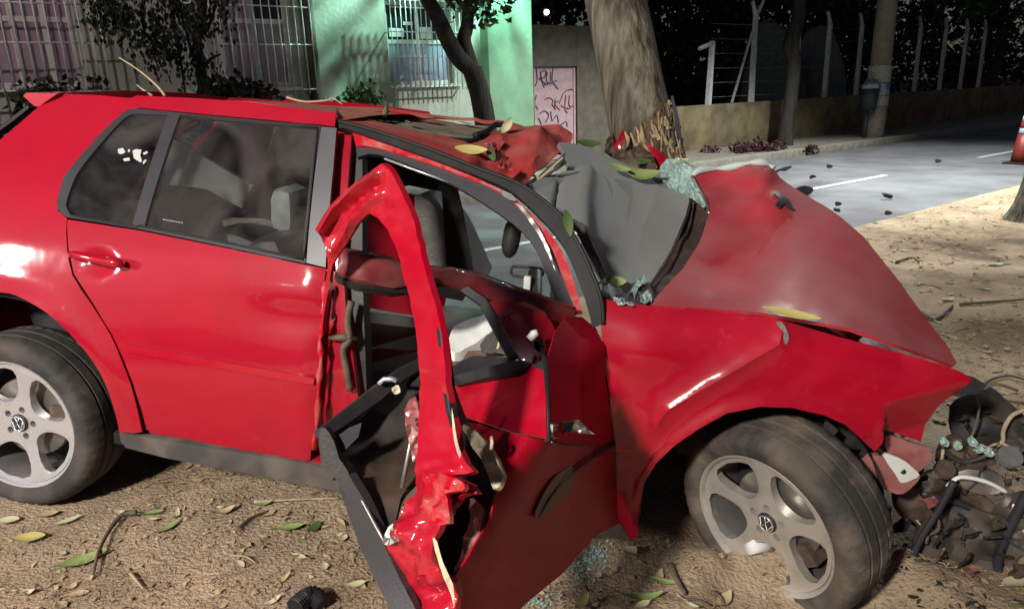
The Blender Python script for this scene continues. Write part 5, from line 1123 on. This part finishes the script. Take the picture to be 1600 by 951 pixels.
# ================================================================== wheels
def wheel(name, c, n, ang, mr, mt, inward=1.0):
    """wheel with centre c (on the outer face plane), outward axis n"""
    n = n.normalized(); a = (CX - n * CX.dot(n)).normalized(); b = n.cross(a)
    if b.z < 0: b = -b
    a0 = a * math.cos(ang) + b * math.sin(ang); b0 = -a * math.sin(ang) + b * math.cos(ang)
    W3 = lambda x, y, z: c + a0 * x + b0 * y + n * z
    WT = bpy.data.objects.new(name, None); COL.objects.link(WT); WT.parent = K; WT.location = c - WLOC[K.name]; WLOC[WT.name] = c.copy()
    def lathe(nm, prof, m, seg=72, mod=None, closed=False):
        vs = []; fs = []; L_ = len(prof)
        for i in range(seg):
            th = 2 * math.pi * i / seg
            for j, (r, z) in enumerate(prof):
                rr = r - (mod(i, j) if mod else 0); vs.append(W3(rr * math.cos(th), rr * math.sin(th), z))
        for i in range(seg):
            for j in range(L_ - 1): i2 = (i + 1) % seg; fs.append((i * L_ + j, i * L_ + j + 1, i2 * L_ + j + 1, i2 * L_ + j))
        me = mesh(nm, vs, fs); bm = bmesh.new(); bm.from_mesh(me); bmesh.ops.recalc_face_normals(bm, faces=bm.faces); bm.to_mesh(me); bm.free()
        o = link(nm, me, WT, None, True, (m,)); me.set_sharp_from_angle(angle=rad(40)); return o
    tp = [(.232, -.010), (.236, .004), (.243, .010), (.258, .014), (.272, .019), (.288, .017), (.300, .010), (.309, -.002), (.315, -.018), (.317, -.036), (.310, -.038), (.310, -.046), (.3178, -.048), (.318, -.082), (.310, -.084), (.310, -.094), (.318, -.096), (.3178, -.130), (.310, -.132), (.310, -.140), (.317, -.142), (.315, -.165), (.304, -.185), (.275, -.200), (.240, -.195), (.225, -.185)]
    lathe('tyre', tp, mt, 144, lambda i, j: .0045 if (i % 3 == 0 and j in (6, 7, 8, 20, 21)) else 0)
    lathe('rim_lip', [(.233, -.004), (.2375, .005), (.236, .008), (.230, .006), (.224, -.006), (.221, -.020)], mr)
    lathe('rim_barrel', [(.2212, -.019), (.208, -.045), (.200, -.10), (.204, -.17), (.222, -.185)], M['barrel'])
    hole = []
    def opening(th):
        pts = [(.086, -12), (.100, -20), (.125, -25.5), (.155, -27.5), (.185, -26.5), (.202, -23), (.2095, -16), (.211, 0), (.2095, 16), (.202, 23), (.185, 26.5), (.155, 27.5), (.125, 25.5), (.100, 20), (.086, 12), (.081, 0)]
        return [(r * math.cos(th + rad(q)), r * math.sin(th + rad(q))) for r, q in pts]
    holes = [opening(2 * math.pi * k / 5 + math.pi / 5) for k in range(5)]
    lug = [(.052 * math.cos(2 * math.pi * k / 5), .052 * math.sin(2 * math.pi * k / 5)) for k in range(5)]
    holes += [[(x + .0125 * math.cos(t), y + .0125 * math.sin(t)) for t in np.linspace(0, 2 * math.pi, 11)[:-1]] for x, y in lug]
    poly = [(.2225 * math.cos(t), .2225 * math.sin(t)) for t in np.linspace(0, 2 * math.pi, 73)[:-1]]
    V, F_ = tri2d(poly, .012, holes)
    r = np.hypot(V[:, 0], V[:, 1]); sp = np.abs(((np.degrees(np.arctan2(V[:, 1], V[:, 0])) + 36) % 72) - 36)
    z = -.004 - .020 * (1 - np.clip(r / .21, 0, 1) ** 2) - .010 * smooth01(6, 20, sp) * smooth01(.08, .13, r) * (1 - smooth01(.195, .215, r))
    sheet('rim', [W3(x, y, zz) for (x, y), zz in zip(V, z)], F_, mr, WT, .034, c - n * .5, True, None, 32)
    for x, y in lug:
        v, f = tube([W3(x, y, -.060), W3(x, y, -.044)], .0085, 6); obj('lug_bolt', v, f, M['dark'], WT)
    v, f = tube([W3(0, 0, -.030), W3(0, 0, -.018), W3(0, 0, -.014)], [.033, .032, .027], 24); obj('hub_cap', v, f, M['greytrim'], WT, False)
    v, f = tube([W3(.026 * math.cos(t), .026 * math.sin(t), -.0125) for t in np.linspace(0, 2 * math.pi, 25)], .0022, 6, False)
    em = [(v, f)]
    E3 = lambda x, y: c + a * x + b * y - n * .0125          # upright V over W inside the ring
    for l in ([(-.009, .0235), (0, .003), (.009, .0235)], [(-.022, .010), (-.012, -.021), (0, .000), (.012, -.021), (.022, .010)]):
        em.append(tube([E3(*p) for p in l], .0022, 6))
    obj('hub_emblem', *merge_meshes(em), mr, WT, True)
    lathe('brake_disc', [(.05, -.075), (.145, -.075), (.147, -.080), (.147, -.095), (.05, -.095)], M['steel'], 48)
    lathe('back_plate', [(.0, -.125), (.10, -.13), (.20, -.14)], M['dark'], 32)
    v, f = boxv(c, a0, b0, n, .10, .17, -.06, .06, -.12, -.05); obj('brake_caliper', v, f, M['rust'], WT)
    return WT
rc = on_y(23, 664, .835); wheel('rear_wheel', rc, CY, rad(2), M['alloy'], M['rubber'])
rr = car(tocar(rc).x, -.835, tocar(rc).z); wheel('rear_wheel', rr, -CY, rad(20), M['alloy'], M['rubber'])
fc_ = on_y(1192, 821, .80); rh = ray(1192, 821).normalized()
tn = (-CR * .77 - CU * .63); tn = (tn - rh * tn.dot(rh)).normalized()
wheel('front_wheel', fc_, -rh * .62 + tn * .785, rad(-38), M['alloy_dirty'], M['rubber_dirty'])

# ================================================================== litter
def tz(x, y): return float(terr(np.array([x]), np.array([y]))[0])
def gpt(px, py, dz=0.0):
    z = -.05
    for _ in range(8): p = on_z(px, py, z); z = tz(p.x, p.y)
    p = on_z(px, py, z); return Vector((p.x, p.y, z + dz))
# fine straw and flakes: nobody could count them
def litter(name, n, lab, kind, m, lmin, lmax, wid, curl, box_, thin=True):
    x = RNG.uniform(box_[0], box_[1], n); y = RNG.uniform(box_[2], box_[3], n)
    nn = -math.sin(SA) * x + math.cos(SA) * y; k = (nn < 3.95) & (vnoise(x * 1.7 + 5, y * 1.7) + .5 * vnoise(x * 6, y * 6 + 3) > .45); x, y = x[k], y[k]; n = len(x)
    z = terr(x, y); th = RNG.uniform(0, 2 * math.pi, n); L_ = RNG.uniform(lmin, lmax, n) ; W_ = wid * (.5 + RNG.random(n)); c = curl * RNG.uniform(-1, 1, n)
    ax = np.stack([np.cos(th), np.sin(th), RNG.uniform(-.15, .25, n)], 1); bx = np.stack([-np.sin(th), np.cos(th), RNG.uniform(-.5, .5, n)], 1)
    p = np.stack([x, y, z + .004 + .006 * RNG.random(n)], 1); up = np.array([0, 0, 1.0])
    q0 = p - ax * L_[:, None] / 2; q2 = p + ax * L_[:, None] / 2; q1 = p + bx * (c * L_)[:, None] + up * (np.abs(c) * L_ * .35)[:, None]
    w = bx * W_[:, None] / 2; e = .25 if not thin else 1.0
    V = np.stack([q0 - w * e, q0 + w * e, q1 - w, q1 + w, q2 - w * e, q2 + w * e], 1).reshape(-1, 3)
    b = np.arange(n)[:, None] * 6; F = np.vstack([b + np.array([0, 2, 3, 1]), b + np.array([2, 4, 5, 3])])
    me = mesh(name, V, F.tolist()); o = link(name, me, None, (0, 0, 0), False, (m,)); return tag(o, lab, 'litter', None, 'stuff')
near = (-3.2, 3.2, 1.0, 4.5); farb = (1.0, 8.5, 2.2, 9.5)
litter('straw', 22000, 'pale dry straw strewn over the soil', 0, M['straw'], .012, .05, .0022, .25, near)
litter('straw', 5000, 'dry straw strewn over the verge by the road', 0, M['straw'], .03, .10, .004, .25, farb)
litter('leaf_flakes', 9000, 'small brown leaf flakes on the soil', 0, M['leaf_dry'], .008, .032, .011, .25, near, False)
litter('leaf_flakes', 2200, 'small brown leaf flakes on the verge by the road', 0, M['leaf_dry'], .025, .08, .03, .2, farb, False)
litter('bark_crumbs', 900, 'dark bark crumbs on the soil', 0, M['twig'], .008, .035, .006, .15, near)
litter('bark_crumbs', 700, 'dark bark crumbs on the verge by the road', 0, M['twig'], .03, .16, .010, .2, farb)
# pebbles and clods
pv = []
for _ in range(420):
    x, y = random.uniform(-3, 3.5), random.uniform(1.2, 4.5); r = random.uniform(.004, .014); c = Vector((x, y, tz(x, y) + r * .3))
    ico = [Vector(v) for v in ((0, 0, 1), (.9, 0, .3), (.28, .85, .3), (-.72, .53, .3), (-.72, -.53, .3), (.28, -.85, .3), (.72, .53, -.4), (-.28, .85, -.4), (-.9, 0, -.4), (-.28, -.85, -.4), (.72, -.53, -.4))]
    vs = [c + Vector((v.x * r * random.uniform(.7, 1.3), v.y * r * random.uniform(.7, 1.3), v.z * r * .7)) for v in ico]
    pv.append((vs, [(0, 1, 2), (0, 2, 3), (0, 3, 4), (0, 4, 5), (0, 5, 1), (1, 6, 2), (2, 6, 7), (2, 7, 3), (3, 7, 8), (3, 8, 4), (4, 8, 9), (4, 9, 5), (5, 9, 10), (5, 10, 1), (1, 10, 6)]))
tag(obj('soil_clods', *merge_meshes(pv), M['dirt']), 'small clods and pebbles on the soil', 'clods', None, 'stuff')

def leaf_mesh(c, ax, up, L_, W_, bend=.2, cup=.25, twist=0.0, n=8):
    """pointed blade lying at c along ax"""
    ax = Vector(ax).normalized(); up = Vector(up); up = (up - ax * up.dot(ax)).normalized(); sd = up.cross(ax); vs = []; fs = []
    for i in range(n + 1):
        t = i / n; w = W_ / 2 * (math.sin(math.pi * min(1, t * .94 + .03)) ** .75) * (1.12 - .3 * t); z = bend * L_ * (4 * (t - .5) ** 2 - .4)
        tw = twist * (t - .5); s2 = sd * math.cos(tw) + up * math.sin(tw); u2 = up * math.cos(tw) - sd * math.sin(tw)
        for k in (-1, -.5, 0, .5, 1): vs.append(c + ax * (t - .5) * L_ + up * z + s2 * (k * w) + u2 * (cup * abs(k) ** 1.5 * w))
    for i in range(n):
        for k in range(4): q = i * 5 + k; fs.append((q, q + 1, q + 6, q + 5))
    return vs, fs
def leaf(c, ang, L_, W_, m, label, group=None, bend=.12, cup=.25, tilt=.0, twist=.4, parent=None):
    ax = Vector((math.cos(ang), math.sin(ang), tilt)); vs, fs = leaf_mesh(c, ax, ZV, L_, W_, bend, cup, twist)
    st_, sf = tube([vs[2] + ax * .004, vs[2] - ax.normalized() * L_ * .22 + Vector((0, 0, .004))], .0014, 5); v, f = merge_meshes([(vs, fs), (st_, sf)])
    return tag(obj('fallen_leaf', v, f, m, parent, True), label, 'leaf', group)
GL = [ # px, py, angle, length, width, material, label
 (45, 845, .1, .11, .06, 'leaf_yellow', 'broad yellow leaf lying on the soil below the rear tyre'),
 (128, 880, .6, .15, .06, 'leaf_bright', 'long pale green leaf beside the bent twig on the soil'),
 (12, 818, .2, .08, .05, 'leaf_pale', 'pale cream leaf at the foot of the rear tyre'),
 (75, 808, .4, .07, .04, 'leaf_dry', 'brown curled leaf by the rear tyre tread'),
 (105, 818, .7, .09, .03, 'leaf_pale', 'narrow pale leaf just ahead of the rear tyre'),
 (240, 805, .3, .07, .03, 'leaf_bright', 'small green leaf on the soil under the rear door'),
 (262, 828, 1.0, .09, .035, 'leaf_bright', 'pale green leaf below the rear door by the straw'),
 (452, 828, .2, .10, .04, 'leaf_bright', 'green leaf lying by the long twig below the sill'),
 (492, 828, 1.3, .07, .04, 'leaf', 'dark green leaf tip beside the hanging door trim'),
 (410, 790, .2, .08, .035, 'leaf_bright', 'green leaf in the shade under the sill'),
 (350, 802, .5, .08, .04, 'leaf_dry', 'dry tan leaf on the soil below the rear door'),
 (985, 865, .4, .05, .05, 'leaf_pale', 'squarish yellowish leaf scrap beneath the front wing'),
 (1005, 936, .05, .12, .035, 'leaf_bright', 'curved bright green leaf before the broken glass heap'),
 (1035, 912, -.4, .10, .03, 'leaf_bright', 'bright green leaf near the short stick before the front wheel'),
 (910, 945, 1.0, .08, .03, 'leaf_yellow', 'yellow green leaf in the shadow of the open door'),
 (1130, 942, .8, .09, .04, 'leaf_dry', 'dark curled leaf before the front wheel'),
 (1585, 915, .3, .09, .05, 'leaf_pale', 'pale scrap of leaf under the broken bumper'),
 (1480, 470, .4, .12, .06, 'leaf_pale', 'pale leaf on the verge beyond the bonnet tip'),
 (1555, 415, .2, .14, .07, 'leaf_pale', 'small pale leaf on the verge near the edge tree')]
for (px, py, an, L_, W_, m, lb) in GL: leaf(gpt(px, py, .012), an, L_, W_, M[m], lb, None, random.uniform(.05, .2), .3)
for i in range(34):   # scattered dry leaves of one kind
    if i < 20: px, py = random.uniform(0, 560), random.uniform(800, 951)
    elif i < 25: px, py = random.uniform(930, 1120), random.uniform(860, 951)
    else: px, py = random.uniform(1380, 1600), random.uniform(330, 560)
    leaf(gpt(px, py, .008), random.uniform(0, 6.28), random.uniform(.035, .07), random.uniform(.018, .034), M[random.choice(['leaf_dry', 'leaf_dry', 'leaf_pale'])], 'small dry brown leaf lying on the bare soil', 'dry leaves on the soil', random.uniform(.05, .3), .35)
for i in range(9):   # leaves on the road side seen through the car
    p = on_z(random.uniform(752, 850), random.uniform(392, 440), -.08); leaf(Vector((p.x, p.y, tz(p.x, p.y) + .01)), random.uniform(0, 6), random.uniform(.09, .16), .06, M[random.choice(['leaf_pale', 'leaf_bright'])], 'pale leaf on the ground behind the car, seen through the cabin', 'leaves behind the car')
# leaves lying on the car
def cleaf(p, ax, up, L_, W_, m, label, bend=.1, cup=.2):
    vs, fs = leaf_mesh(p, ax, up, L_, W_, bend, cup, .4); tag(obj('fallen_leaf', vs, fs, m, None, True), label, 'leaf')
cleaf(roof_s(664, 190) + CZ * .012, CX + CY * .3, CZ, .11, .06, M['leaf'], 'large dark green leaf on the dusty sunroof glass')
cleaf(roof_s(603, 184) + CZ * .025, CX * .2 + CZ, -CX - CY * .4, .055, .035, M['leaf_pale'], 'pale cream leaf standing in the sunroof gap')
cleaf(roof_s(730, 197) + CZ * .012, CX + CY * .5, CZ, .09, .04, M['leaf'], 'green leaf at the front end of the sunroof glass')
cleaf(roof_s(694, 190) + CZ * .012, CX - CY * .5, CZ, .09, .03, M['leaf_bright'], 'slim pale green leaf across the sunroof glass')
cleaf(roof_s(640, 196) + CZ * .012, CX * .8 + CY, CZ, .07, .03, M['leaf_dry'], 'small dry leaf on the rear of the sunroof glass')
cleaf(roof_s(736, 243) + CZ * .02, CX, CZ * .6 + CY, .11, .035, M['leaf_yellow'], 'yellow leaf lying on the dented roof rail')
cleaf(roof_s(767, 250) + CZ * .02, CX * .4 - CZ * .6, CY, .05, .03, M['leaf'], 'small green leaf hanging from the dented roof rail')
cleaf(roof_s(792, 208) + CZ * .03, CX * .4 + CZ * .7, CY, .07, .035, M['leaf_pale'], 'crumpled cream leaf on the buckled roof front', .3, .6)
cleaf(ds(1000, 284) + CZ * .03, CX, CZ + CY * .6, .15, .07, M['leaf_bright'], 'large bright green leaf draped over the dashboard', .2, .3)
cleaf(ds(966, 276) + CZ * .035, CX * .9 - CZ * .2, CZ + CY, .09, .03, M['leaf_bright'], 'slim bright green leaf beside the large one on the dashboard')
cleaf(ds(1000, 274) + CZ * .05 - CY * .05, CX, CZ + CY * .4, .08, .05, M['leaf'], 'dark green leaf behind the large leaf on the dashboard')
cleaf(on_y(1066, 252, -.12), CX + CZ * .3, CZ + CY, .05, .03, M['leaf_yellow'], 'yellowish leaf scrap on the crumpled windscreen')
cleaf(on_y(920, 224, -.2), CX, CZ + CY, .10, .04, M['leaf'], 'green leaf behind the raised dashboard top')
cleaf(ds(962, 436) + CY * .03, CX, CY + CZ, .07, .04, M['leaf_bright'], 'pale green leaf at the lower corner of the dashboard')
cleaf(on_side(888, 348, .03), CX * .3 - CZ, CY, .08, .03, M['leaf'], 'green leaf caught against the windscreen pillar')
cleaf(hood_s(1232, 497) + CZ * .02 + CY * .02, CX - CZ * .1, CY + CZ, .16, .028, M['leaf_yellow'], 'long yellow leaf wedged along the bonnet gap', .03)
# twigs
def twig(l, r, m, label, g=None, dz=.012, f=gpt):
    pts = cat_rom([f(a, b) + ZV * dz for a, b in l], 4); n = len(pts)
    tag(tube_obj('twig', pts, [r * (1 - .6 * i / n) for i in range(n)], m, None, 6), label, 'twig', g)
twig([(215, 808), (192, 812), (170, 840), (155, 872), (148, 905)], .010, M['twig'], 'dark bent twig lying on the soil ahead of the rear wheel', dz=.02)
twig([(398, 788), (430, 786), (470, 784), (530, 782)], .006, M['twig_pale'], 'long pale straight twig under the car sill')
twig([(370, 832), (395, 812), (420, 802)], .007, M['twig'], 'short dark twig on the soil below the sill')
twig([(205, 900), (215, 912), (225, 924)], .006, M['twig_pale'], 'short pale stick on the soil below the rear door')
twig([(1048, 888), (1056, 908), (1070, 932)], .013, M['twig'], 'short thick dark stick before the front wheel')
twig([(1112, 930), (1124, 936), (1132, 950)], .008, M['twig'], 'hooked dark stick before the front wheel')
twig([(1060, 940), (1090, 942), (1110, 951)], .005, M['twig'], 'thin dark twig on the soil between the sticks')
twig([(1440, 492), (1462, 502), (1488, 480)], .016, M['twig'], 'dark knobbly stick on the verge beside the bonnet')
twig([(1400, 412), (1425, 404), (1436, 412)], .012, M['twig'], 'small dark forked stick on the verge nearer the road')
twig([(1500, 478), (1550, 474), (1600, 470)], .012, M['twig'], 'long dark stick lying across the verge')
twig([(1490, 640), (1540, 600), (1575, 590), (1600, 596)], .010, M['twig'], 'root like twig curling behind the bonnet tip')
twig([(360, 872), (385, 874), (400, 884)], .004, M['twig_pale'], 'thin pale curved stem on the soil')
onb = lambda a, b: on_y(a, b, .1)
twig([(258, 150), (248, 137), (232, 122), (210, 105), (186, 90)], .006, M['twig_pale'], 'long pale broken twig sticking up from the roof', f=onb, dz=0)
twig([(238, 150), (226, 142), (214, 133)], .006, M['twig_pale'], 'short yellowish twig sticking up from the roof', f=onb, dz=0)
twig([(448, 152), (475, 159), (510, 157), (520, 154), (535, 163)], .005, M['twig_pale'], 'pale curved twig lying along the roof edge', f=onb, dz=0)
# crumbled window glass on the soil, in the door's shadow
cv = []
for _ in range(520):
    px, py = random.choice([(918, 876), (900, 900), (845, 945), (935, 862), (930, 880)]); p = gpt(random.gauss(px, 13), random.gauss(py, 9)); s = random.uniform(.003, .0065)
    q = [p + Vector((random.uniform(-s, s), random.uniform(-s, s), random.uniform(0, 2 * s) + .004)) for _ in range(4)]; cv.append((q, [(0, 1, 2), (0, 2, 3), (0, 3, 1), (1, 3, 2)]))
tag(obj('glass_crumbs', *merge_meshes(cv), mat('glass_crumb', (.32, .50, .48), .1, spec=1.0, var=.6, vscale=60)), 'heap of crumbled greenish window glass on the soil', 'glass', None, 'stuff')
# small wreckage on the soil round the nose
wv = []
for _ in range(150):
    p = gpt(random.gauss(1520, 70), random.uniform(800, 951)); s = random.uniform(.004, .016)
    q = [p + Vector((random.uniform(-s, s), random.uniform(-s, s), random.uniform(0, s))) for _ in range(5)]; wv.append((q, [(0, 1, 2), (0, 2, 3), (0, 3, 1), (1, 3, 4), (2, 4, 3)]))
tag(obj('wreckage_bits', *merge_meshes(wv), M['blackplastic']), 'scattered dark plastic bits below the broken nose', 'debris', None, 'stuff')
def scrap(pts, label, m, z, th=.03, amp=.06, name='car_fragment'):
    V, F_ = tri2d(crom(pts, 2, True), 6); c = np.array(pts).mean(0)
    V3 = []
    for a, b in V:
        p = on_z(float(a), float(c[1] + 6), z); p2 = p + CU * ((c[1] + 6 - b) / FOC * (p - CAM).dot(CF)); V3.append(p2 + Vector((0, (b - c[1]) * .004, amp * float(fbm(np.array(a * .15), np.array(b * .15), 3)))))
    tag(sheet(name, V3, F_, m, None, th, sharp=30), label, 'fragment')
rz = ROADZ + .01
scrap([(1242, 296), (1256, 290), (1270, 293), (1268, 302), (1256, 308), (1246, 304)], 'crumpled dark car fragment at the start of the lane line', M['blackplastic'], rz)
scrap([(1376, 300), (1384, 304), (1395, 305), (1394, 311), (1383, 309)], 'small black bumper fragment on the open road', M['blackplastic'], rz)
scrap([(1210, 268), (1222, 263), (1236, 258), (1234, 263), (1220, 269)], 'long thin dark fragment on the road beyond the bonnet', M['blackplastic'], rz)
for i, (px, py) in enumerate(((1308, 330), (1296, 260), (1270, 276), (1310, 318), (1466, 252), (1388, 335))):
    scrap([(px - 5, py), (px - 2, py - 3), (px + 5, py - 1), (px + 4, py + 2), (px - 2, py + 3)], 'tiny dark fragment lying on the asphalt', M['blackplastic'], rz); bpy.data.objects
for o in COL.objects:
    if o.get('label') == 'tiny dark fragment lying on the asphalt': o['group'] = 'tiny fragments on the road'
# ribbed rubber hose end at the bottom edge
hp = [gpt(462, 962) + ZV * .03, gpt(478, 950) + ZV * .035, gpt(492, 945) + ZV * .035, gpt(506, 955) + ZV * .02]
pp = cat_rom(hp, 10); tag(tube_obj('hose_end', pp, [.024 + (.004 if i % 2 else 0) for i in range(len(pp))], M['seal'], None, 14, False), 'black ribbed hose end lying on the soil', 'hose')
# crushed pale cup leaning in the wheel opening
cp = gpt(1168, 872) + ZV * .05; v, f = tube([cp, cp + Vector((.05, .02, -.012)), cp + Vector((.085, .03, -.03))], [.030, .026, .020], 12)
tag(obj('crushed_cup', v, f, M['white'], None, True), 'crushed white cup lying against the front wheel rim', 'cup')

# ================================================================== lamps that light the wreck and the road
KL = Vector((-2.45, -2.35, 3.65))
TL = thing('work_light', Vector((KL.x, KL.y, tz(KL.x, KL.y))), 'tripod work light shining on the wreck from the verge', 'lamp')
zg = tz(KL.x, KL.y)
for k in range(3):
    t = 2 * math.pi * k / 3 + .4; tube_obj('leg', [Vector((KL.x, KL.y, zg + 1.1)), Vector((KL.x + .55 * math.cos(t), KL.y + .55 * math.sin(t), zg))], .014, M['lampmetal'], TL, 8)
tube_obj('mast', [Vector((KL.x, KL.y, zg + .4)), KL - ZV * .12], .018, M['lampmetal'], TL, 8)
d = (Vector((-.65, .80, 0)) - KL).normalized(); sx = d.cross(ZV).normalized(); sy = sx.cross(d)
box('lamp_head', KL - d * .06, sx, d, sy, -.16, .16, -.08, .0, -.12, .12, M['lampmetal'], TL, .01)
box('lens', KL - d * .06, sx, d, sy, -.14, .14, .001, .008, -.10, .10, lamp_glow((1, .95, .86), 8), TL)
spot('work_light_beam', KL, (-.65, .80, 0), 1950, (1.0, .94, .86), 69, .22, .22, TL)
SLp = st(11.6, 3.3, -.12); LH = st(11.0, 4.9, 6.2)
SL = thing('street_lamp', SLp, 'tall steel street lamp with a curved arm over the road', 'lamp')
tube_obj('mast', cat_rom([SLp - ZV * .1, SLp + ZV * 3, SLp + ZV * 5.8, st(11.3, 4.2, 6.5), LH + ZV * .1], 5), .07, M['lampmetal'], SL, 10)
box('lamp_head', LH, SU, SN, ZV, -.12, .12, -.25, .25, .02, .12, M['lampmetal'], SL, .02)
box('lens', LH, SU, SN, ZV, -.10, .10, -.20, .20, .005, .018, lamp_glow((.9, .95, 1), 20), SL)
spot('street_lamp_beam', LH - ZV * .02, LH - SU * .5 - ZV * 6, 6800, (.95, 1.0, .98), 122, .35, .15, SL)

L2 = st(-2.6, 8.2, 0)  # unseen lamp, added to brighten the left windows
S2L = thing('street_lamp', L2, 'unseen pinkish lamp added on the far pavement to light the left windows', 'lamp')
tube_obj('mast', cat_rom([L2 - ZV * .1, L2 + ZV * 2.5, L2 + ZV * 4.6, L2 + ZV * 5.0 - SN * .5], 5), .06, M['lampmetal'], S2L, 10)
v, f = tube([L2 + ZV * 4.98 - SN * .5, L2 + ZV * 4.86 - SN * .6], [.10, .14], 14); obj('lamp_head', v, f, M['lampmetal'], S2L, True)
v, f = tube([L2 + ZV * 4.85 - SN * .605, L2 + ZV * 4.78 - SN * .62], [.11, .05], 12); obj('bulb', v, f, lamp_glow((1, .75, .72), 6), S2L, True)
spot('added_lamp_glow', L2 + ZV * 4.74 - SN * .63, st(2.5, 10.4, 1.4), 560, (1.0, .78, .78), 110, .6, .08, S2L)

K2 = Vector((-5.2, -.1, 2.2)); z2 = tz(K2.x, K2.y)
T6 = thing('work_light', Vector((K2.x, K2.y, z2)), 'low tripod work light on the verge behind the rear of the car', 'lamp')
for k in range(3):
    t = 2 * math.pi * k / 3 + 1.1; tube_obj('leg', [Vector((K2.x, K2.y, z2 + .9)), Vector((K2.x + .5 * math.cos(t), K2.y + .5 * math.sin(t), z2))], .014, M['lampmetal'], T6, 8)
tube_obj('mast', [Vector((K2.x, K2.y, z2 + .4)), K2 - ZV * .12], .018, M['lampmetal'], T6, 8)
d2 = (Vector((-.6, 2.3, .6)) - K2).normalized(); sx2 = d2.cross(ZV).normalized(); sy2 = sx2.cross(d2)
box('lamp_head', K2 - d2 * .06, sx2, d2, sy2, -.16, .16, -.08, .0, -.12, .12, M['lampmetal'], T6, .01)
box('lens', K2 - d2 * .06, sx2, d2, sy2, -.14, .14, .001, .008, -.10, .10, lamp_glow((1, .97, .95), 8), T6)
spot('work_light_fill', K2, (-.6, 2.3, .35), 480, (1.0, .95, .93), 62, .5, .22, T6)
